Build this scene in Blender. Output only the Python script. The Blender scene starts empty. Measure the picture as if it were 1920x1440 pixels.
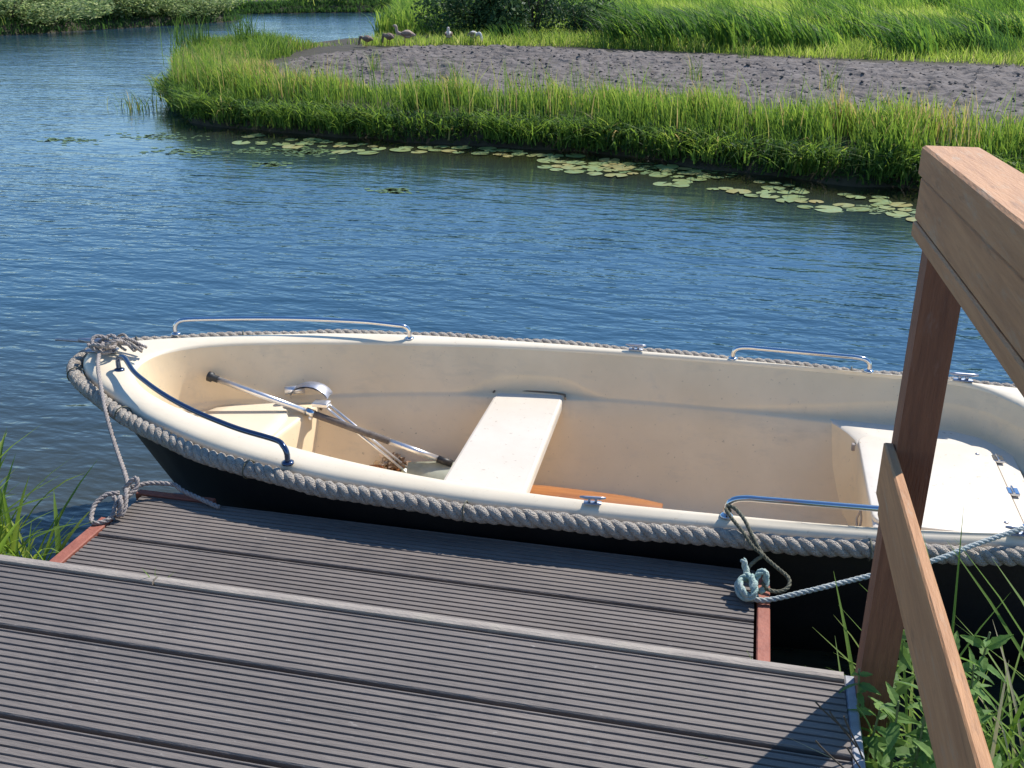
import bpy, math, random
import numpy as np
from mathutils import Vector, noise
R = math.radians
random.seed(7); rng = np.random.default_rng(7)
sc = bpy.context.scene
col = sc.collection

# ---------------------------------------------------------------- camera, sky, sun, exposure
CAM_Z = 2.065
cam_data = bpy.data.cameras.new('camera'); cam = bpy.data.objects.new('camera', cam_data); col.objects.link(cam)
cam.location = (0, 0, CAM_Z); cam.rotation_euler = (R(90-22.7), 0, R(13))
cam_data.sensor_width = 36; cam_data.lens = 36*1914/1920
cam_data.clip_start = 0.05; cam_data.clip_end = 2000
sc.camera = cam
SUN_EL, SUN_AZ = R(48), math.atan2(.55, .83)
world = bpy.data.worlds.new('World'); sc.world = world; world.use_nodes = True
wn = world.node_tree.nodes; wl = world.node_tree.links
bg = wn['Background']; sky = wn.new('ShaderNodeTexSky'); sky.sky_type = 'NISHITA'; sky.sun_disc = False
sky.sun_elevation = SUN_EL; sky.sun_rotation = SUN_AZ; sky.air_density = 1.0; sky.dust_density = .05; sky.ozone_density = 3.4
hsv = wn.new('ShaderNodeHueSaturation'); hsv.inputs['Saturation'].default_value = 1.16; wl.new(sky.outputs[0], hsv.inputs['Color']); wl.new(hsv.outputs[0], bg.inputs[0]); bg.inputs[1].default_value = .15
sun_data = bpy.data.lights.new('sun', 'SUN'); sun_data.energy = 5.0; sun_data.angle = R(.53); sun_data.color = (1, .955, .88)
sun = bpy.data.objects.new('sun', sun_data); col.objects.link(sun)
sd = Vector((math.sin(SUN_AZ)*math.cos(SUN_EL), math.cos(SUN_AZ)*math.cos(SUN_EL), math.sin(SUN_EL)))
sun.rotation_euler = sd.to_track_quat('Z', 'Y').to_euler()
sc.view_settings.view_transform = 'Standard'; sc.view_settings.look = 'None'
sc.view_settings.exposure = 0.28; sc.view_settings.gamma = 1; sc.view_settings.use_curve_mapping = False

# ---------------------------------------------------------------- helpers
def tag(o, label=None, cat=None, group=None, kind=None):
    if label: o['label'] = label
    if cat: o['category'] = cat
    if group: o['group'] = group
    if kind: o['kind'] = kind
    return o
def empty(name, loc=(0, 0, 0), rz=0):
    o = bpy.data.objects.new(name, None); o.location = loc; o.rotation_euler = (0, 0, rz); o.empty_display_size = .1
    col.objects.link(o); return o
def link(name, me, mat, parent=None, loc=None, smooth=False):
    if mat and not me.materials: me.materials.append(mat)
    if smooth: me.polygons.foreach_set('use_smooth', [True]*len(me.polygons))
    o = bpy.data.objects.new(name, me); col.objects.link(o)
    if parent: o.parent = parent
    if loc: o.location = loc
    return o
def copy_tree(o, parent=None):
    c = o.copy(); col.objects.link(c); c.parent = parent
    for ch in list(o.children): copy_tree(ch, c)
    return c
class MB:
    def __init__(s): s.v = []; s.f = []
    def add(s, v, f):
        n = len(s.v); s.v += [tuple(p) for p in v]; s.f += [tuple(i+n for i in q) for q in f]; return s
    def box(s, x0, x1, y0, y1, z0, z1, bv=0):
        if bv:
            x0, x1 = min(x0, x1), max(x0, x1); y0, y1 = min(y0, y1), max(y0, y1)
            v = []
            for z, k in ((z0, bv), (z0+bv, 0), (z1-bv, 0), (z1, bv)):
                for (x, y) in ((x0+k, y0+k), (x1-k, y0+k), (x1-k, y1-k), (x0+k, y1-k)): v.append((x, y, z))
            f = [(3, 2, 1, 0), (12, 13, 14, 15)]
            for l in range(3):
                for i in range(4): a = l*4+i; b = l*4+(i+1) % 4; f.append((a, b, b+4, a+4))
            return s.add(v, f)
        v = [(x, y, z) for z in (z0, z1) for (x, y) in ((x0, y0), (x1, y0), (x1, y1), (x0, y1))]
        return s.add(v, [(3, 2, 1, 0), (4, 5, 6, 7), (0, 1, 5, 4), (1, 2, 6, 5), (2, 3, 7, 6), (3, 0, 4, 7)])
    def tube(s, pts, r, n=8, closed=False):
        pts = [Vector(p) for p in pts]; m = len(pts)
        rr = r if hasattr(r, '__len__') else [r]*m
        nrm = None; v = []
        for i, p in enumerate(pts):
            a = pts[(i-1) % m] if (closed or i > 0) else p; b = pts[(i+1) % m] if (closed or i < m-1) else p
            t = (b-a); t = t.normalized() if t.length > 1e-9 else Vector((0, 0, 1))
            if nrm is None: nrm = t.orthogonal().normalized()
            nrm = (nrm - t*nrm.dot(t)).normalized(); bn = t.cross(nrm)
            for k in range(n):
                an = 2*math.pi*k/n; v.append(p + (nrm*math.cos(an)+bn*math.sin(an))*rr[i])
        f = []
        for i in range(m if closed else m-1):
            j = (i+1) % m
            for k in range(n): f.append((i*n+k, i*n+(k+1) % n, j*n+(k+1) % n, j*n+k))
        if not closed: f += [tuple(range(n))[::-1], tuple((m-1)*n+k for k in range(n))]
        return s.add(v, f)
    def grid(s, rows):
        m = len(rows[0]); v = [p for r in rows for p in r]; f = []
        for i in range(len(rows)-1):
            for j in range(m-1): f.append((i*m+j, i*m+j+1, (i+1)*m+j+1, (i+1)*m+j))
        return s.add(v, f)
    def ball(s, c, r, n=8, m=6, sc3=(1, 1, 1)):
        v = []; f = []
        for i in range(m+1):
            th = math.pi*i/m
            for k in range(n):
                a = 2*math.pi*k/n; v.append((c[0]+r*sc3[0]*math.sin(th)*math.cos(a), c[1]+r*sc3[1]*math.sin(th)*math.sin(a), c[2]+r*sc3[2]*math.cos(th)))
        for i in range(m):
            for k in range(n): f.append((i*n+k, (i+1)*n+k, (i+1)*n+(k+1) % n, i*n+(k+1) % n))
        return s.add(v, f)
    def mesh(s, name):
        me = bpy.data.meshes.new(name); me.from_pydata(s.v, [], s.f); me.update(); return me
    def build(s, name, mat, parent=None, smooth=False, loc=None):
        return link(name, s.mesh(name), mat, parent, loc, smooth)
def crv(pts, step):
    """Catmull-Rom through pts, resampled at about step."""
    P = [Vector(p) for p in pts]; P = [P[0]*2-P[1]] + P + [P[-1]*2-P[-2]]; out = []
    for i in range(1, len(P)-2):
        k = max(4, int((P[i+1]-P[i]).length/step*2))
        for j in range(k):
            t = j/k; a, b, c, d = P[i-1:i+3]
            out.append(.5*((2*b)+(c-a)*t+(2*a-5*b+4*c-d)*t*t+(-a+3*b-3*c+d)*t**3))
    out.append(P[-2]); res = [out[0]]; acc = 0
    for a, b in zip(out, out[1:]):
        L = (b-a).length; pos = step-acc
        while pos <= L and L > 0: res.append(a.lerp(b, pos/L)); pos += step
        acc = (acc+L) % step if L else acc
    res.append(out[-1]); return res
def strands(path, Rr, pitch, n=3, per=9, sides=6, fuzz=0):
    pts = crv(path, pitch/per); out = []
    fr = []; nrm = None
    for i, p in enumerate(pts):
        t = (pts[min(i+1, len(pts)-1)]-pts[max(i-1, 0)]).normalized()
        if nrm is None: nrm = t.orthogonal().normalized()
        nrm = (nrm-t*nrm.dot(t)).normalized(); fr.append((p, nrm.copy(), t.cross(nrm)))
    for s in range(n):
        q = []
        for i, (p, a, b) in enumerate(fr):
            an = 2*math.pi*(i/per+s/n); q.append(p+(a*math.cos(an)+b*math.sin(an))*Rr*.50)
        m = MB(); m.tube(q, [Rr*.56*(1+fuzz*random.uniform(-1, 1)) for _ in q], sides); out.append(m)
    return out
def rope(name, path, Rr, mat, parent=None, pitch=None):
    m = MB()
    for s in strands(path, Rr, pitch or Rr*6.5): m.add(s.v, s.f)
    return m.build(name, mat, parent, True)

# ---------------------------------------------------------------- materials
def mat(name, c, rough=.6, metal=0, var=.0, vscale=8, c2=None, bump=0, bscale=60, spec=.5, coat=0, bdist=.01, stretch=(1, 1, 1), detail=4, ramp=(.35, .65), bstretch=None):
    m = bpy.data.materials.new(name); m.use_nodes = True; N = m.node_tree.nodes; L = m.node_tree.links; b = N['Principled BSDF']
    b.inputs['Base Color'].default_value = (*c, 1); b.inputs['Roughness'].default_value = rough; b.inputs['Metallic'].default_value = metal
    b.inputs['Specular IOR Level'].default_value = spec; b.inputs['Coat Weight'].default_value = coat
    tc = N.new('ShaderNodeTexCoord')
    if c2 is not None or var:
        mp = N.new('ShaderNodeMapping'); mp.inputs['Scale'].default_value = stretch; L.new(tc.outputs['Object'], mp.inputs[0])
        n = N.new('ShaderNodeTexNoise'); n.inputs['Scale'].default_value = vscale; n.inputs['Detail'].default_value = detail; n.inputs['Roughness'].default_value = .65
        L.new(mp.outputs[0], n.inputs[0]); r = N.new('ShaderNodeValToRGB'); L.new(n.outputs[0], r.inputs[0])
        d = c2 if c2 is not None else tuple(x*(1-var) for x in c)
        r.color_ramp.elements[0].position = ramp[0]; r.color_ramp.elements[1].position = ramp[1]
        r.color_ramp.elements[0].color = (*c, 1); r.color_ramp.elements[1].color = (*d, 1); L.new(r.outputs[0], b.inputs['Base Color'])
    if bump:
        mp2 = N.new('ShaderNodeMapping'); mp2.inputs['Scale'].default_value = bstretch or stretch; L.new(tc.outputs['Object'], mp2.inputs[0])
        n2 = N.new('ShaderNodeTexNoise'); n2.inputs['Scale'].default_value = bscale; n2.inputs['Detail'].default_value = 5; L.new(mp2.outputs[0], n2.inputs[0])
        bp = N.new('ShaderNodeBump'); bp.inputs['Strength'].default_value = bump; bp.inputs['Distance'].default_value = bdist; L.new(n2.outputs[0], bp.inputs['Height']); L.new(bp.outputs[0], b.inputs['Normal'])
    return m
def overlay(m, c, vscale, lo, hi, stretch=(1, 1, 1), detail=6, amount=1.0):
    """adds stains or scuffs of another colour over a material's base colour"""
    N = m.node_tree.nodes; L = m.node_tree.links; b = N['Principled BSDF']
    tc = N.new('ShaderNodeTexCoord'); mp = N.new('ShaderNodeMapping'); mp.inputs['Scale'].default_value = stretch; L.new(tc.outputs['Object'], mp.inputs[0])
    mp.inputs['Location'].default_value = (random.uniform(0, 9), random.uniform(0, 9), 3)
    n = N.new('ShaderNodeTexNoise'); n.inputs['Scale'].default_value = vscale; n.inputs['Detail'].default_value = detail; n.inputs['Roughness'].default_value = .7; L.new(mp.outputs[0], n.inputs[0])
    r = N.new('ShaderNodeMapRange'); r.inputs['From Min'].default_value = lo; r.inputs['From Max'].default_value = hi; r.inputs['To Max'].default_value = amount; L.new(n.outputs[0], r.inputs[0])
    mx = N.new('ShaderNodeMix'); mx.data_type = 'RGBA'; L.new(r.outputs[0], mx.inputs[0]); mx.inputs[7].default_value = (*c, 1)
    if b.inputs['Base Color'].links: L.new(b.inputs['Base Color'].links[0].from_socket, mx.inputs[6])
    else: mx.inputs[6].default_value = b.inputs['Base Color'].default_value
    L.new(mx.outputs[2], b.inputs['Base Color']); return m
def veg(name, stops, trans=.35, rough=.55):
    """foliage: colour picked by each blade's own random value"""
    m = bpy.data.materials.new(name); m.use_nodes = True; N = m.node_tree.nodes; L = m.node_tree.links; b = N['Principled BSDF']; out = N['Material Output']
    at = N.new('ShaderNodeAttribute'); at.attribute_name = 'tint'; r = N.new('ShaderNodeValToRGB'); L.new(at.outputs['Fac'], r.inputs[0])
    e = r.color_ramp.elements
    e[0].position = stops[0][0]; e[0].color = (*stops[0][1], 1); e[1].position = stops[-1][0]; e[1].color = (*stops[-1][1], 1)
    for p, c in stops[1:-1]: q = e.new(p); q.color = (*c, 1)
    L.new(r.outputs[0], b.inputs['Base Color']); b.inputs['Roughness'].default_value = rough; b.inputs['Specular IOR Level'].default_value = .15
    t = N.new('ShaderNodeBsdfTranslucent'); hs = N.new('ShaderNodeHueSaturation'); hs.inputs['Hue'].default_value = .485; hs.inputs['Saturation'].default_value = 1.1; hs.inputs['Value'].default_value = 1.5
    L.new(r.outputs[0], hs.inputs['Color']); L.new(hs.outputs[0], t.inputs[0])
    mx = N.new('ShaderNodeMixShader'); mx.inputs[0].default_value = trans; L.new(b.outputs[0], mx.inputs[1]); L.new(t.outputs[0], mx.inputs[2]); L.new(mx.outputs[0], out.inputs[0]); return m

M = {}
M['wpc'] = mat('grooved_composite', (.172, .145, .127), .75, c2=(.128, .108, .096), vscale=3, stretch=(.5, 3, 3), bump=.35, bscale=90, bstretch=(.25, 2, 2))
overlay(M['wpc'], (.34, .31, .28), 30, .62, .70, (1, 2, 1), 8, .55); overlay(M['wpc'], (.24, .20, .17), 2.2, .5, .72, (.6, 2.5, 1), 7, .5); overlay(M['wpc'], (.07, .062, .062), 5, .55, .75, (1, 1, 1), 5, .6)
M['nosing'] = mat('weathered_nosing', (.36, .31, .26), .8, c2=(.26, .22, .19), vscale=8, stretch=(1, 4, 4), bump=.3)
overlay(M['nosing'], (.34, .30, .24), 14, .55, .7)
M['rust'] = mat('terracotta_paint', (.36, .12, .075), .7, c2=(.27, .085, .055), vscale=12, bump=.3)
M['trim'] = mat('grey_end_trim', (.36, .36, .38), .6, c2=(.24, .24, .25), vscale=20, bump=.3)
M['wood'] = mat('hardwood_sawn', (.50, .25, .11), .7, c2=(.37, .175, .075), vscale=7, stretch=(9, .5, 9), bump=.22, bscale=60, bstretch=(5, .4, 5), detail=8)
overlay(M['wood'], (.20, .10, .05), 26, .58, .70, (2.5, .35, 2.5), 5, .55); overlay(M['wood'], (.40, .27, .17), 10, .56, .72, (5, .8, 5))
M['post'] = mat('hardwood_post', (.27, .105, .052), .6, c2=(.17, .062, .032), vscale=9, stretch=(6, 6, .5), bump=.5, bscale=60, bstretch=(5, 5, .4), detail=8)
overlay(M['post'], (.26, .14, .10), 22, .60, .70, (2, 2, .6), 6, .6)
M['gel'] = mat('cream_gelcoat', (.75, .65, .495), .42, c2=(.70, .595, .44), vscale=2.5, bump=.04, bscale=14)
overlay(M['gel'], (.50, .38, .25), 55, .64, .71, (1, 1, 1), 4, .6); overlay(M['gel'], (.60, .52, .40), 7, .52, .72, (.7, 2, 2), 7, .55); overlay(M['gel'], (.42, .36, .28), 130, .66, .74, (1, 1, 1), 3, .5)
M['liner'] = mat('stained_cream_liner', (.80, .63, .415), .5, c2=(.72, .56, .36), vscale=2.5, bump=.12, bscale=11)
overlay(M['liner'], (.35, .26, .17), 60, .655, .72, (1, 1, 1), 4, .8); overlay(M['liner'], (.62, .50, .36), 22, .55, .75, (.6, 1, .5), 7, .5); overlay(M['liner'], (.55, .45, .32), 5, .55, .75, (.6, 2, 2), 6, .6)
M['gelwhite'] = mat('white_gelcoat', (.70, .625, .525), .45, c2=(.65, .57, .465), vscale=3, bump=.05, bscale=40)
overlay(M['gelwhite'], (.36, .25, .16), 42, .625, .68, (1, 1, 1), 6, .75); overlay(M['gelwhite'], (.62, .55, .45), 8, .5, .72, (1, 1, 1), 7, .5)
M['black'] = mat('black_hull', (.006, .006, .007), .5, c2=(.012, .012, .012), vscale=5, bump=.1)
M['seam'] = mat('dark_seam', (.16, .12, .08), .8)
M['steel'] = mat('polished_steel', (.55, .57, .61), .12, metal=1); M['steel_sky_tint'] = mat('steel_sky_reflection', (.08, .11, .18), .16, metal=.9)  # the second steel has a dark blue sky reflection put into its colour
M['alu'] = mat('brushed_aluminium', (.80, .80, .82), .33, metal=.85, c2=(.68, .68, .70), vscale=30)
M['cast'] = mat('cast_metal', (.42, .44, .50), .4, metal=.8, c2=(.3, .31, .36), vscale=30)
M['rubber'] = mat('black_rubber', (.02, .02, .022), .5)
M['foam'] = mat('dark_grip', (.10, .085, .08), .75, c2=(.15, .13, .12), vscale=25, bump=.3)
M['rope'] = mat('weathered_rope', (.62, .55, .46), .9, c2=(.42, .36, .30), vscale=45, bump=1.0, bdist=.02, bscale=210, stretch=(1, 1, 1))
M['rope2'] = mat('grey_line', (.42, .37, .335), .9, c2=(.30, .26, .24), vscale=40, bump=.6, bscale=300)
M['pale'] = mat('pale_line', (.52, .54, .50), .85, c2=(.40, .44, .42), vscale=25, bump=.6, bscale=300)
M['teal'] = mat('faded_teal_line', (.30, .44, .39), .85, c2=(.58, .62, .56), vscale=25, bump=.6, bscale=300)
M['olive'] = mat('olive_cord', (.09, .085, .05), .7, c2=(.17, .16, .11), vscale=30, bump=.5, bscale=300)
M['oar'] = mat('varnished_oar', (.42, .165, .05), .4, c2=(.28, .10, .03), vscale=6, stretch=(.6, 8, 8), coat=.3)
M['cloudy'] = mat('cloudy_plastic', (.42, .43, .34), .3, c2=(.26, .27, .20), vscale=6)
M['litter'] = mat('dead_leaf', (.22, .12, .06), .8, c2=(.42, .34, .25), vscale=20)
M['soil'] = mat('ploughed_soil', (.175, .148, .132), .95, c2=(.11, .092, .082), vscale=3.5, bump=1, bdist=.06, bscale=7, detail=8)
overlay(M['soil'], (.05, .04, .04), 9, .60, .66, (.7, 1.2, 1), 3, .8); overlay(M['soil'], (.175, .15, .14), 1.3, .5, .75, (.5, 2, 1), 6, .7)
M['earth'] = mat('dark_bank_earth', (.035, .028, .018), .95, c2=(.06, .05, .03), vscale=4, bump=1, bscale=20)
M['mud'] = mat('mud_bed', (.03, .035, .022), .95)
M['turf'] = mat('meadow_turf', (.085, .13, .025), .95, c2=(.05, .085, .02), vscale=1.2, bump=1, bscale=10)
M['reed'] = veg('reed_blades', [(0, (.035, .075, .028)), (.3, (.085, .16, .035)), (.7, (.185, .30, .06)), (.93, (.30, .38, .09)), (1, (.45, .36, .16))], .45)
M['meadow'] = veg('meadow_blades', [(0, (.035, .085, .03)), (.35, (.10, .20, .04)), (.8, (.29, .40, .085)), (1, (.42, .42, .17))], .55)
M['bushleaf'] = veg('bush_leaves', [(0, (.07, .11, .045)), (.6, (.22, .31, .12)), (1, (.42, .46, .24))], .5)
M['darkleaf'] = veg('dark_bush_leaves', [(0, (.025, .055, .025)), (.7, (.05, .10, .04)), (1, (.11, .17, .05))], .2)
M['brownleaf'] = veg('brown_bush_leaves', [(0, (.07, .055, .03)), (.7, (.13, .10, .06)), (1, (.18, .16, .10))], .15)
M['nettle'] = veg('nettle_leaves', [(0, (.06, .12, .04)), (.55, (.15, .26, .07)), (1, (.34, .42, .14))], .35)
M['stem'] = mat('plant_stem', (.14, .17, .06), .7)
M['bark'] = mat('shrub_bark', (.08, .06, .04), .9)
M['pad'] = mat('lily_pad', (.15, .20, .075), .35, c2=(.26, .22, .09), vscale=1.3)
overlay(M['pad'], (.22, .33, .20), .9, .5, .6)
_n = M['pad'].node_tree.nodes; _l = M['pad'].node_tree.links; _b = _n['Principled BSDF']; _o = _n.new('ShaderNodeObjectInfo'); _r = _n.new('ShaderNodeValToRGB'); _m = _n.new('ShaderNodeMix'); _m.data_type = 'RGBA'
_l.new(_o.outputs['Random'], _r.inputs[0]); _e = _r.color_ramp.elements; _e[0].color = (.16, .22, .06, 1); _e[1].color = (.40, .30, .10, 1); _q = _e.new(.5); _q.color = (.26, .34, .13, 1)
_m.inputs[0].default_value = .6; _l.new(_b.inputs['Base Color'].links[0].from_socket, _m.inputs[6]); _l.new(_r.outputs[0], _m.inputs[7]); _l.new(_m.outputs[2], _b.inputs['Base Color'])
# water: mirror-like skin over a dark body, ripples by relief
def water_mat():
    m = bpy.data.materials.new('river_water'); m.use_nodes = True; N = m.node_tree.nodes; L = m.node_tree.links; b = N['Principled BSDF']
    b.inputs['Base Color'].default_value = (.020, .054, .082, 1); b.inputs['Roughness'].default_value = .06; b.inputs['IOR'].default_value = 1.56
    tc = N.new('ShaderNodeTexCoord')
    def nz(scale, rot, st, det=3, dist=0.0):
        mp = N.new('ShaderNodeMapping'); mp.inputs['Rotation'].default_value = (0, 0, R(rot)); mp.inputs['Scale'].default_value = st
        L.new(tc.outputs['Object'], mp.inputs[0]); n = N.new('ShaderNodeTexNoise'); n.inputs['Scale'].default_value = scale; n.inputs['Detail'].default_value = det
        n.inputs['Distortion'].default_value = dist; L.new(mp.outputs[0], n.inputs[0]); return n.outputs[0]
    parts = [(nz(1.9, 16, (.4, 1, 1), 2, .4), .050), (nz(5.5, -6, (.40, 1, 1), 2, .3), .032), (nz(10, 12, (.40, 1, 1), 2, .4), .024), (nz(19, -3, (.6, 1, 1), 2, .2), .0100), (nz(42, 4, (.7, 1, 1), 2), .0020)]
    acc = None
    for o, w in parts:
        mm = N.new('ShaderNodeMath'); mm.operation = 'MULTIPLY_ADD'; L.new(o, mm.inputs[0]); mm.inputs[1].default_value = w
        if acc: L.new(acc, mm.inputs[2])
        else: mm.inputs[2].default_value = 0
        acc = mm.outputs[0]
    # the reeds shelter the water next to the bank, so ripples die down there; gusts leave calmer patches
    sp = N.new('ShaderNodeSeparateXYZ'); L.new(tc.outputs['Object'], sp.inputs[0])
    sh = N.new('ShaderNodeMath'); sh.operation = 'MULTIPLY_ADD'; L.new(sp.outputs[0], sh.inputs[0]); sh.inputs[1].default_value = -.29; sh.inputs[2].default_value = 11.0
    ds = N.new('ShaderNodeMath'); ds.operation = 'SUBTRACT'; L.new(sh.outputs[0], ds.inputs[0]); L.new(sp.outputs[1], ds.inputs[1])
    m1 = N.new('ShaderNodeMapRange'); m1.interpolation_type = 'SMOOTHSTEP'; L.new(ds.outputs[0], m1.inputs[0]); m1.inputs[1].default_value = .6; m1.inputs[2].default_value = 4.4; m1.inputs[3].default_value = .13; m1.inputs[4].default_value = 1
    m2 = N.new('ShaderNodeMapRange'); m2.interpolation_type = 'SMOOTHSTEP'; L.new(sp.outputs[0], m2.inputs[0]); m2.inputs[1].default_value = -9.5; m2.inputs[2].default_value = -6.5; m2.inputs[3].default_value = 1; m2.inputs[4].default_value = 0
    mxm = N.new('ShaderNodeMath'); mxm.operation = 'MAXIMUM'; L.new(m1.outputs[0], mxm.inputs[0]); L.new(m2.outputs[0], mxm.inputs[1])
    gn = nz(.30, 20, (.5, 1, 1), 2, .6); g2 = N.new('ShaderNodeMapRange'); L.new(gn, g2.inputs[0]); g2.inputs[1].default_value = .35; g2.inputs[2].default_value = .65; g2.inputs[3].default_value = .62; g2.inputs[4].default_value = 1.12
    k1 = N.new('ShaderNodeMath'); k1.operation = 'MULTIPLY'; L.new(mxm.outputs[0], k1.inputs[0]); L.new(g2.outputs[0], k1.inputs[1])
    k2 = N.new('ShaderNodeMath'); k2.operation = 'MULTIPLY'; L.new(acc, k2.inputs[0]); L.new(k1.outputs[0], k2.inputs[1]); acc = k2.outputs[0]
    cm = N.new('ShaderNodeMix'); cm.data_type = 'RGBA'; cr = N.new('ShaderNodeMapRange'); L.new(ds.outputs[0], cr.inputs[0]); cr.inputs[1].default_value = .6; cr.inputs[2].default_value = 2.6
    L.new(cr.outputs[0], cm.inputs[0]); cm.inputs[6].default_value = (.030, .032, .013, 1); cm.inputs[7].default_value = (.020, .054, .082, 1)  # olive brown bank end: silt, plus the reeds' reflection put into the colour
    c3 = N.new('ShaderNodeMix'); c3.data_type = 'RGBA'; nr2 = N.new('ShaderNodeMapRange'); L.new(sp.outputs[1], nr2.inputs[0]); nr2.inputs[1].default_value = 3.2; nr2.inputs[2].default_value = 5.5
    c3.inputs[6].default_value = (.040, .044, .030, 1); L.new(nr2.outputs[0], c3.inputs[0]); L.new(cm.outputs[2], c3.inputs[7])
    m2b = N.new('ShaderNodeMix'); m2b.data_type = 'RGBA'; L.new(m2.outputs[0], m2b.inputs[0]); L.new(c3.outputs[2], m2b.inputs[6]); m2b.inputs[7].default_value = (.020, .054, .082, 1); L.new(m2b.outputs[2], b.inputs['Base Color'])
    bp = N.new('ShaderNodeBump'); bp.inputs['Strength'].default_value = .56; bp.inputs['Distance'].default_value = 1; L.new(acc, bp.inputs['Height']); L.new(bp.outputs[0], b.inputs['Normal'])
    return m
M['water'] = water_mat()

# ---------------------------------------------------------------- ground, water, banks
MB().add([(-900, -300, -1.2), (900, -300, -1.2), (900, 1200, -1.2), (-900, 1200, -1.2)], [(0, 1, 2, 3)]).build('ground', M['mud'])
tag(bpy.data.objects['ground'], kind='structure')
tag(MB().add([(-300, -60, 0), (300, -60, 0), (300, 400, 0), (-300, 400, 0)], [(0, 1, 2, 3)]).build('water', M['water']), kind='structure')

def poly_dist(X, Y, P):
    """signed distance (positive inside) from points to polygon P"""
    P = np.array(P, float); n = len(P); d = np.full(X.shape, 1e9); ins = np.zeros(X.shape, bool)
    for i in range(n):
        a = P[i]; b = P[(i+1) % n]; e = b-a; t = np.clip(((X-a[0])*e[0]+(Y-a[1])*e[1])/max(e@e, 1e-12), 0, 1)
        d = np.minimum(d, np.hypot(X-a[0]-t*e[0], Y-a[1]-t*e[1]))
        c = ((a[1] > Y) != (b[1] > Y)) & (X < (b[0]-a[0])*(Y-a[1])/((b[1]-a[1]) or 1e-12)+a[0]); ins ^= c
    return np.where(ins, d, -d)
def vnoise(X, Y, s, seed=0):
    rg = np.random.default_rng(seed); T = rg.random((256, 256)); x = X/s+500; y = Y/s+500
    xi = np.floor(x).astype(int); yi = np.floor(y).astype(int); fx = x-xi; fy = y-yi; fx = fx*fx*(3-2*fx); fy = fy*fy*(3-2*fy)
    g = lambda a, b: T[a % 256, b % 256]
    return (g(xi, yi)*(1-fx)+g(xi+1, yi)*fx)*(1-fy)+(g(xi, yi+1)*(1-fx)+g(xi+1, yi+1)*fx)*fy
def npmesh(name, V, F):
    V = np.asarray(V, np.float32); F = np.asarray(F, np.int32); me = bpy.data.meshes.new(name); k = F.shape[1]
    me.vertices.add(len(V)); me.vertices.foreach_set('co', V.ravel()); me.loops.add(F.size); me.loops.foreach_set('vertex_index', F.ravel())
    me.polygons.add(len(F)); me.polygons.foreach_set('loop_start', np.arange(0, F.size, k, dtype=np.int32)); me.polygons.foreach_set('loop_total', np.full(len(F), k, np.int32))
    me.update(calc_edges=True); return me
def field(name, x0, x1, y0, y1, st, zf, m, keep=None):
    xs = np.arange(x0, x1+st*.5, st); ys = np.arange(y0, y1+st*.5, st); X, Y = np.meshgrid(xs, ys); Z = zf(X, Y)
    idx = np.arange(X.size).reshape(X.shape); F = np.stack([idx[:-1, :-1], idx[:-1, 1:], idx[1:, 1:], idx[1:, :-1]], -1).reshape(-1, 4)
    if keep is not None:
        K = keep(X, Y).ravel(); F = F[K[F].all(1)]
    V = np.stack([X, Y, Z], -1).reshape(-1, 3); u = np.unique(F); mp = np.zeros(len(V), int); mp[u] = np.arange(len(u))
    return tag(link(name, npmesh(name, V[u], mp[F]), m, smooth=True), kind='structure')
SHORE = [(-8.95, 15.0), (-8.27, 13.9), (-7.35, 12.8), (-6.7, 12.5), (-5.6, 12.25), (-4.1, 11.9), (-3.1, 11.95), (-1.8, 11.65), (-.58, 11.15), (.25, 10.75), (1.0, 10.5), (1.65, 10.4), (2.45, 9.9), (6, 8.6), (14, 6.5), (40, 2)]
LAND = SHORE + [(90, 0), (140, 150), (-60, 150), (-14.5, 41.8), (-14.1, 41), (-11.4, 33), (-9.6, 27.5), (-9.4, 25.2), (-10.05, 23.5), (-10.4, 22), (-10.9, 20.6), (-10.9, 18.7)]
SOIL = [(-8.1, 15.9), (-8.5, 17.9), (-8.35, 19.6), (-7.4, 21), (-6.3, 21.7), (-4.6, 21.95), (-1.2, 20.9), (.75, 20.2), (4.4, 19.5), (16, 17.5), (40, 14), (40, 5.5), (14, 10), (6, 12.1), (3.05, 13.1), (0, 13.5), (-3, 13.9), (-5.3, 14.1), (-6.7, 14.7), (-7.5, 15.2)]
LEFT = [(-60, 17), (-35, 23), (-21.1, 26.5), (-19.7, 29.7), (-17.9, 34.4), (-18.2, 35.6), (-22, 38.5), (-30, 38.5), (-60, 34)]
FAR = [(-60, 37), (-30, 40.5), (-20, 39), (-17.3, 40.8), (-14.4, 41.9), (0, 60), (0, 150), (-60, 150)]
def landz(P, h):
    def f(X, Y):
        d = poly_dist(X, Y, P)+(vnoise(X, Y, .5, 3)-.5)*.25
        return np.clip(d/.25, -1, 1)*h*.5*np.where(d > 0, 1, 1.6)+h*.5*(d > 0)*np.clip(d/.8, 0, 1)+(vnoise(X, Y, 1.7, 4)-.5)*.05
    return f
field('riverbank', -13, 16, 7, 30, .16, landz(LAND, .34), M['earth'], lambda X, Y: poly_dist(X, Y, LAND) > -.5)
field('meadow', -62, 120, 22, 150, 1.0, lambda X, Y: .26+0*X, M['turf'], lambda X, Y: np.maximum(poly_dist(X, Y, LAND), poly_dist(X, Y, FAR)) > .4)
field('far_shore', -62, -12, 17, 50, .35, lambda X, Y: np.maximum(landz(LEFT, .34)(X, Y), landz(FAR, .34)(X, Y)), M['earth'], lambda X, Y: np.maximum(poly_dist(X, Y, LEFT), poly_dist(X, Y, FAR)) > -.6)
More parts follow.
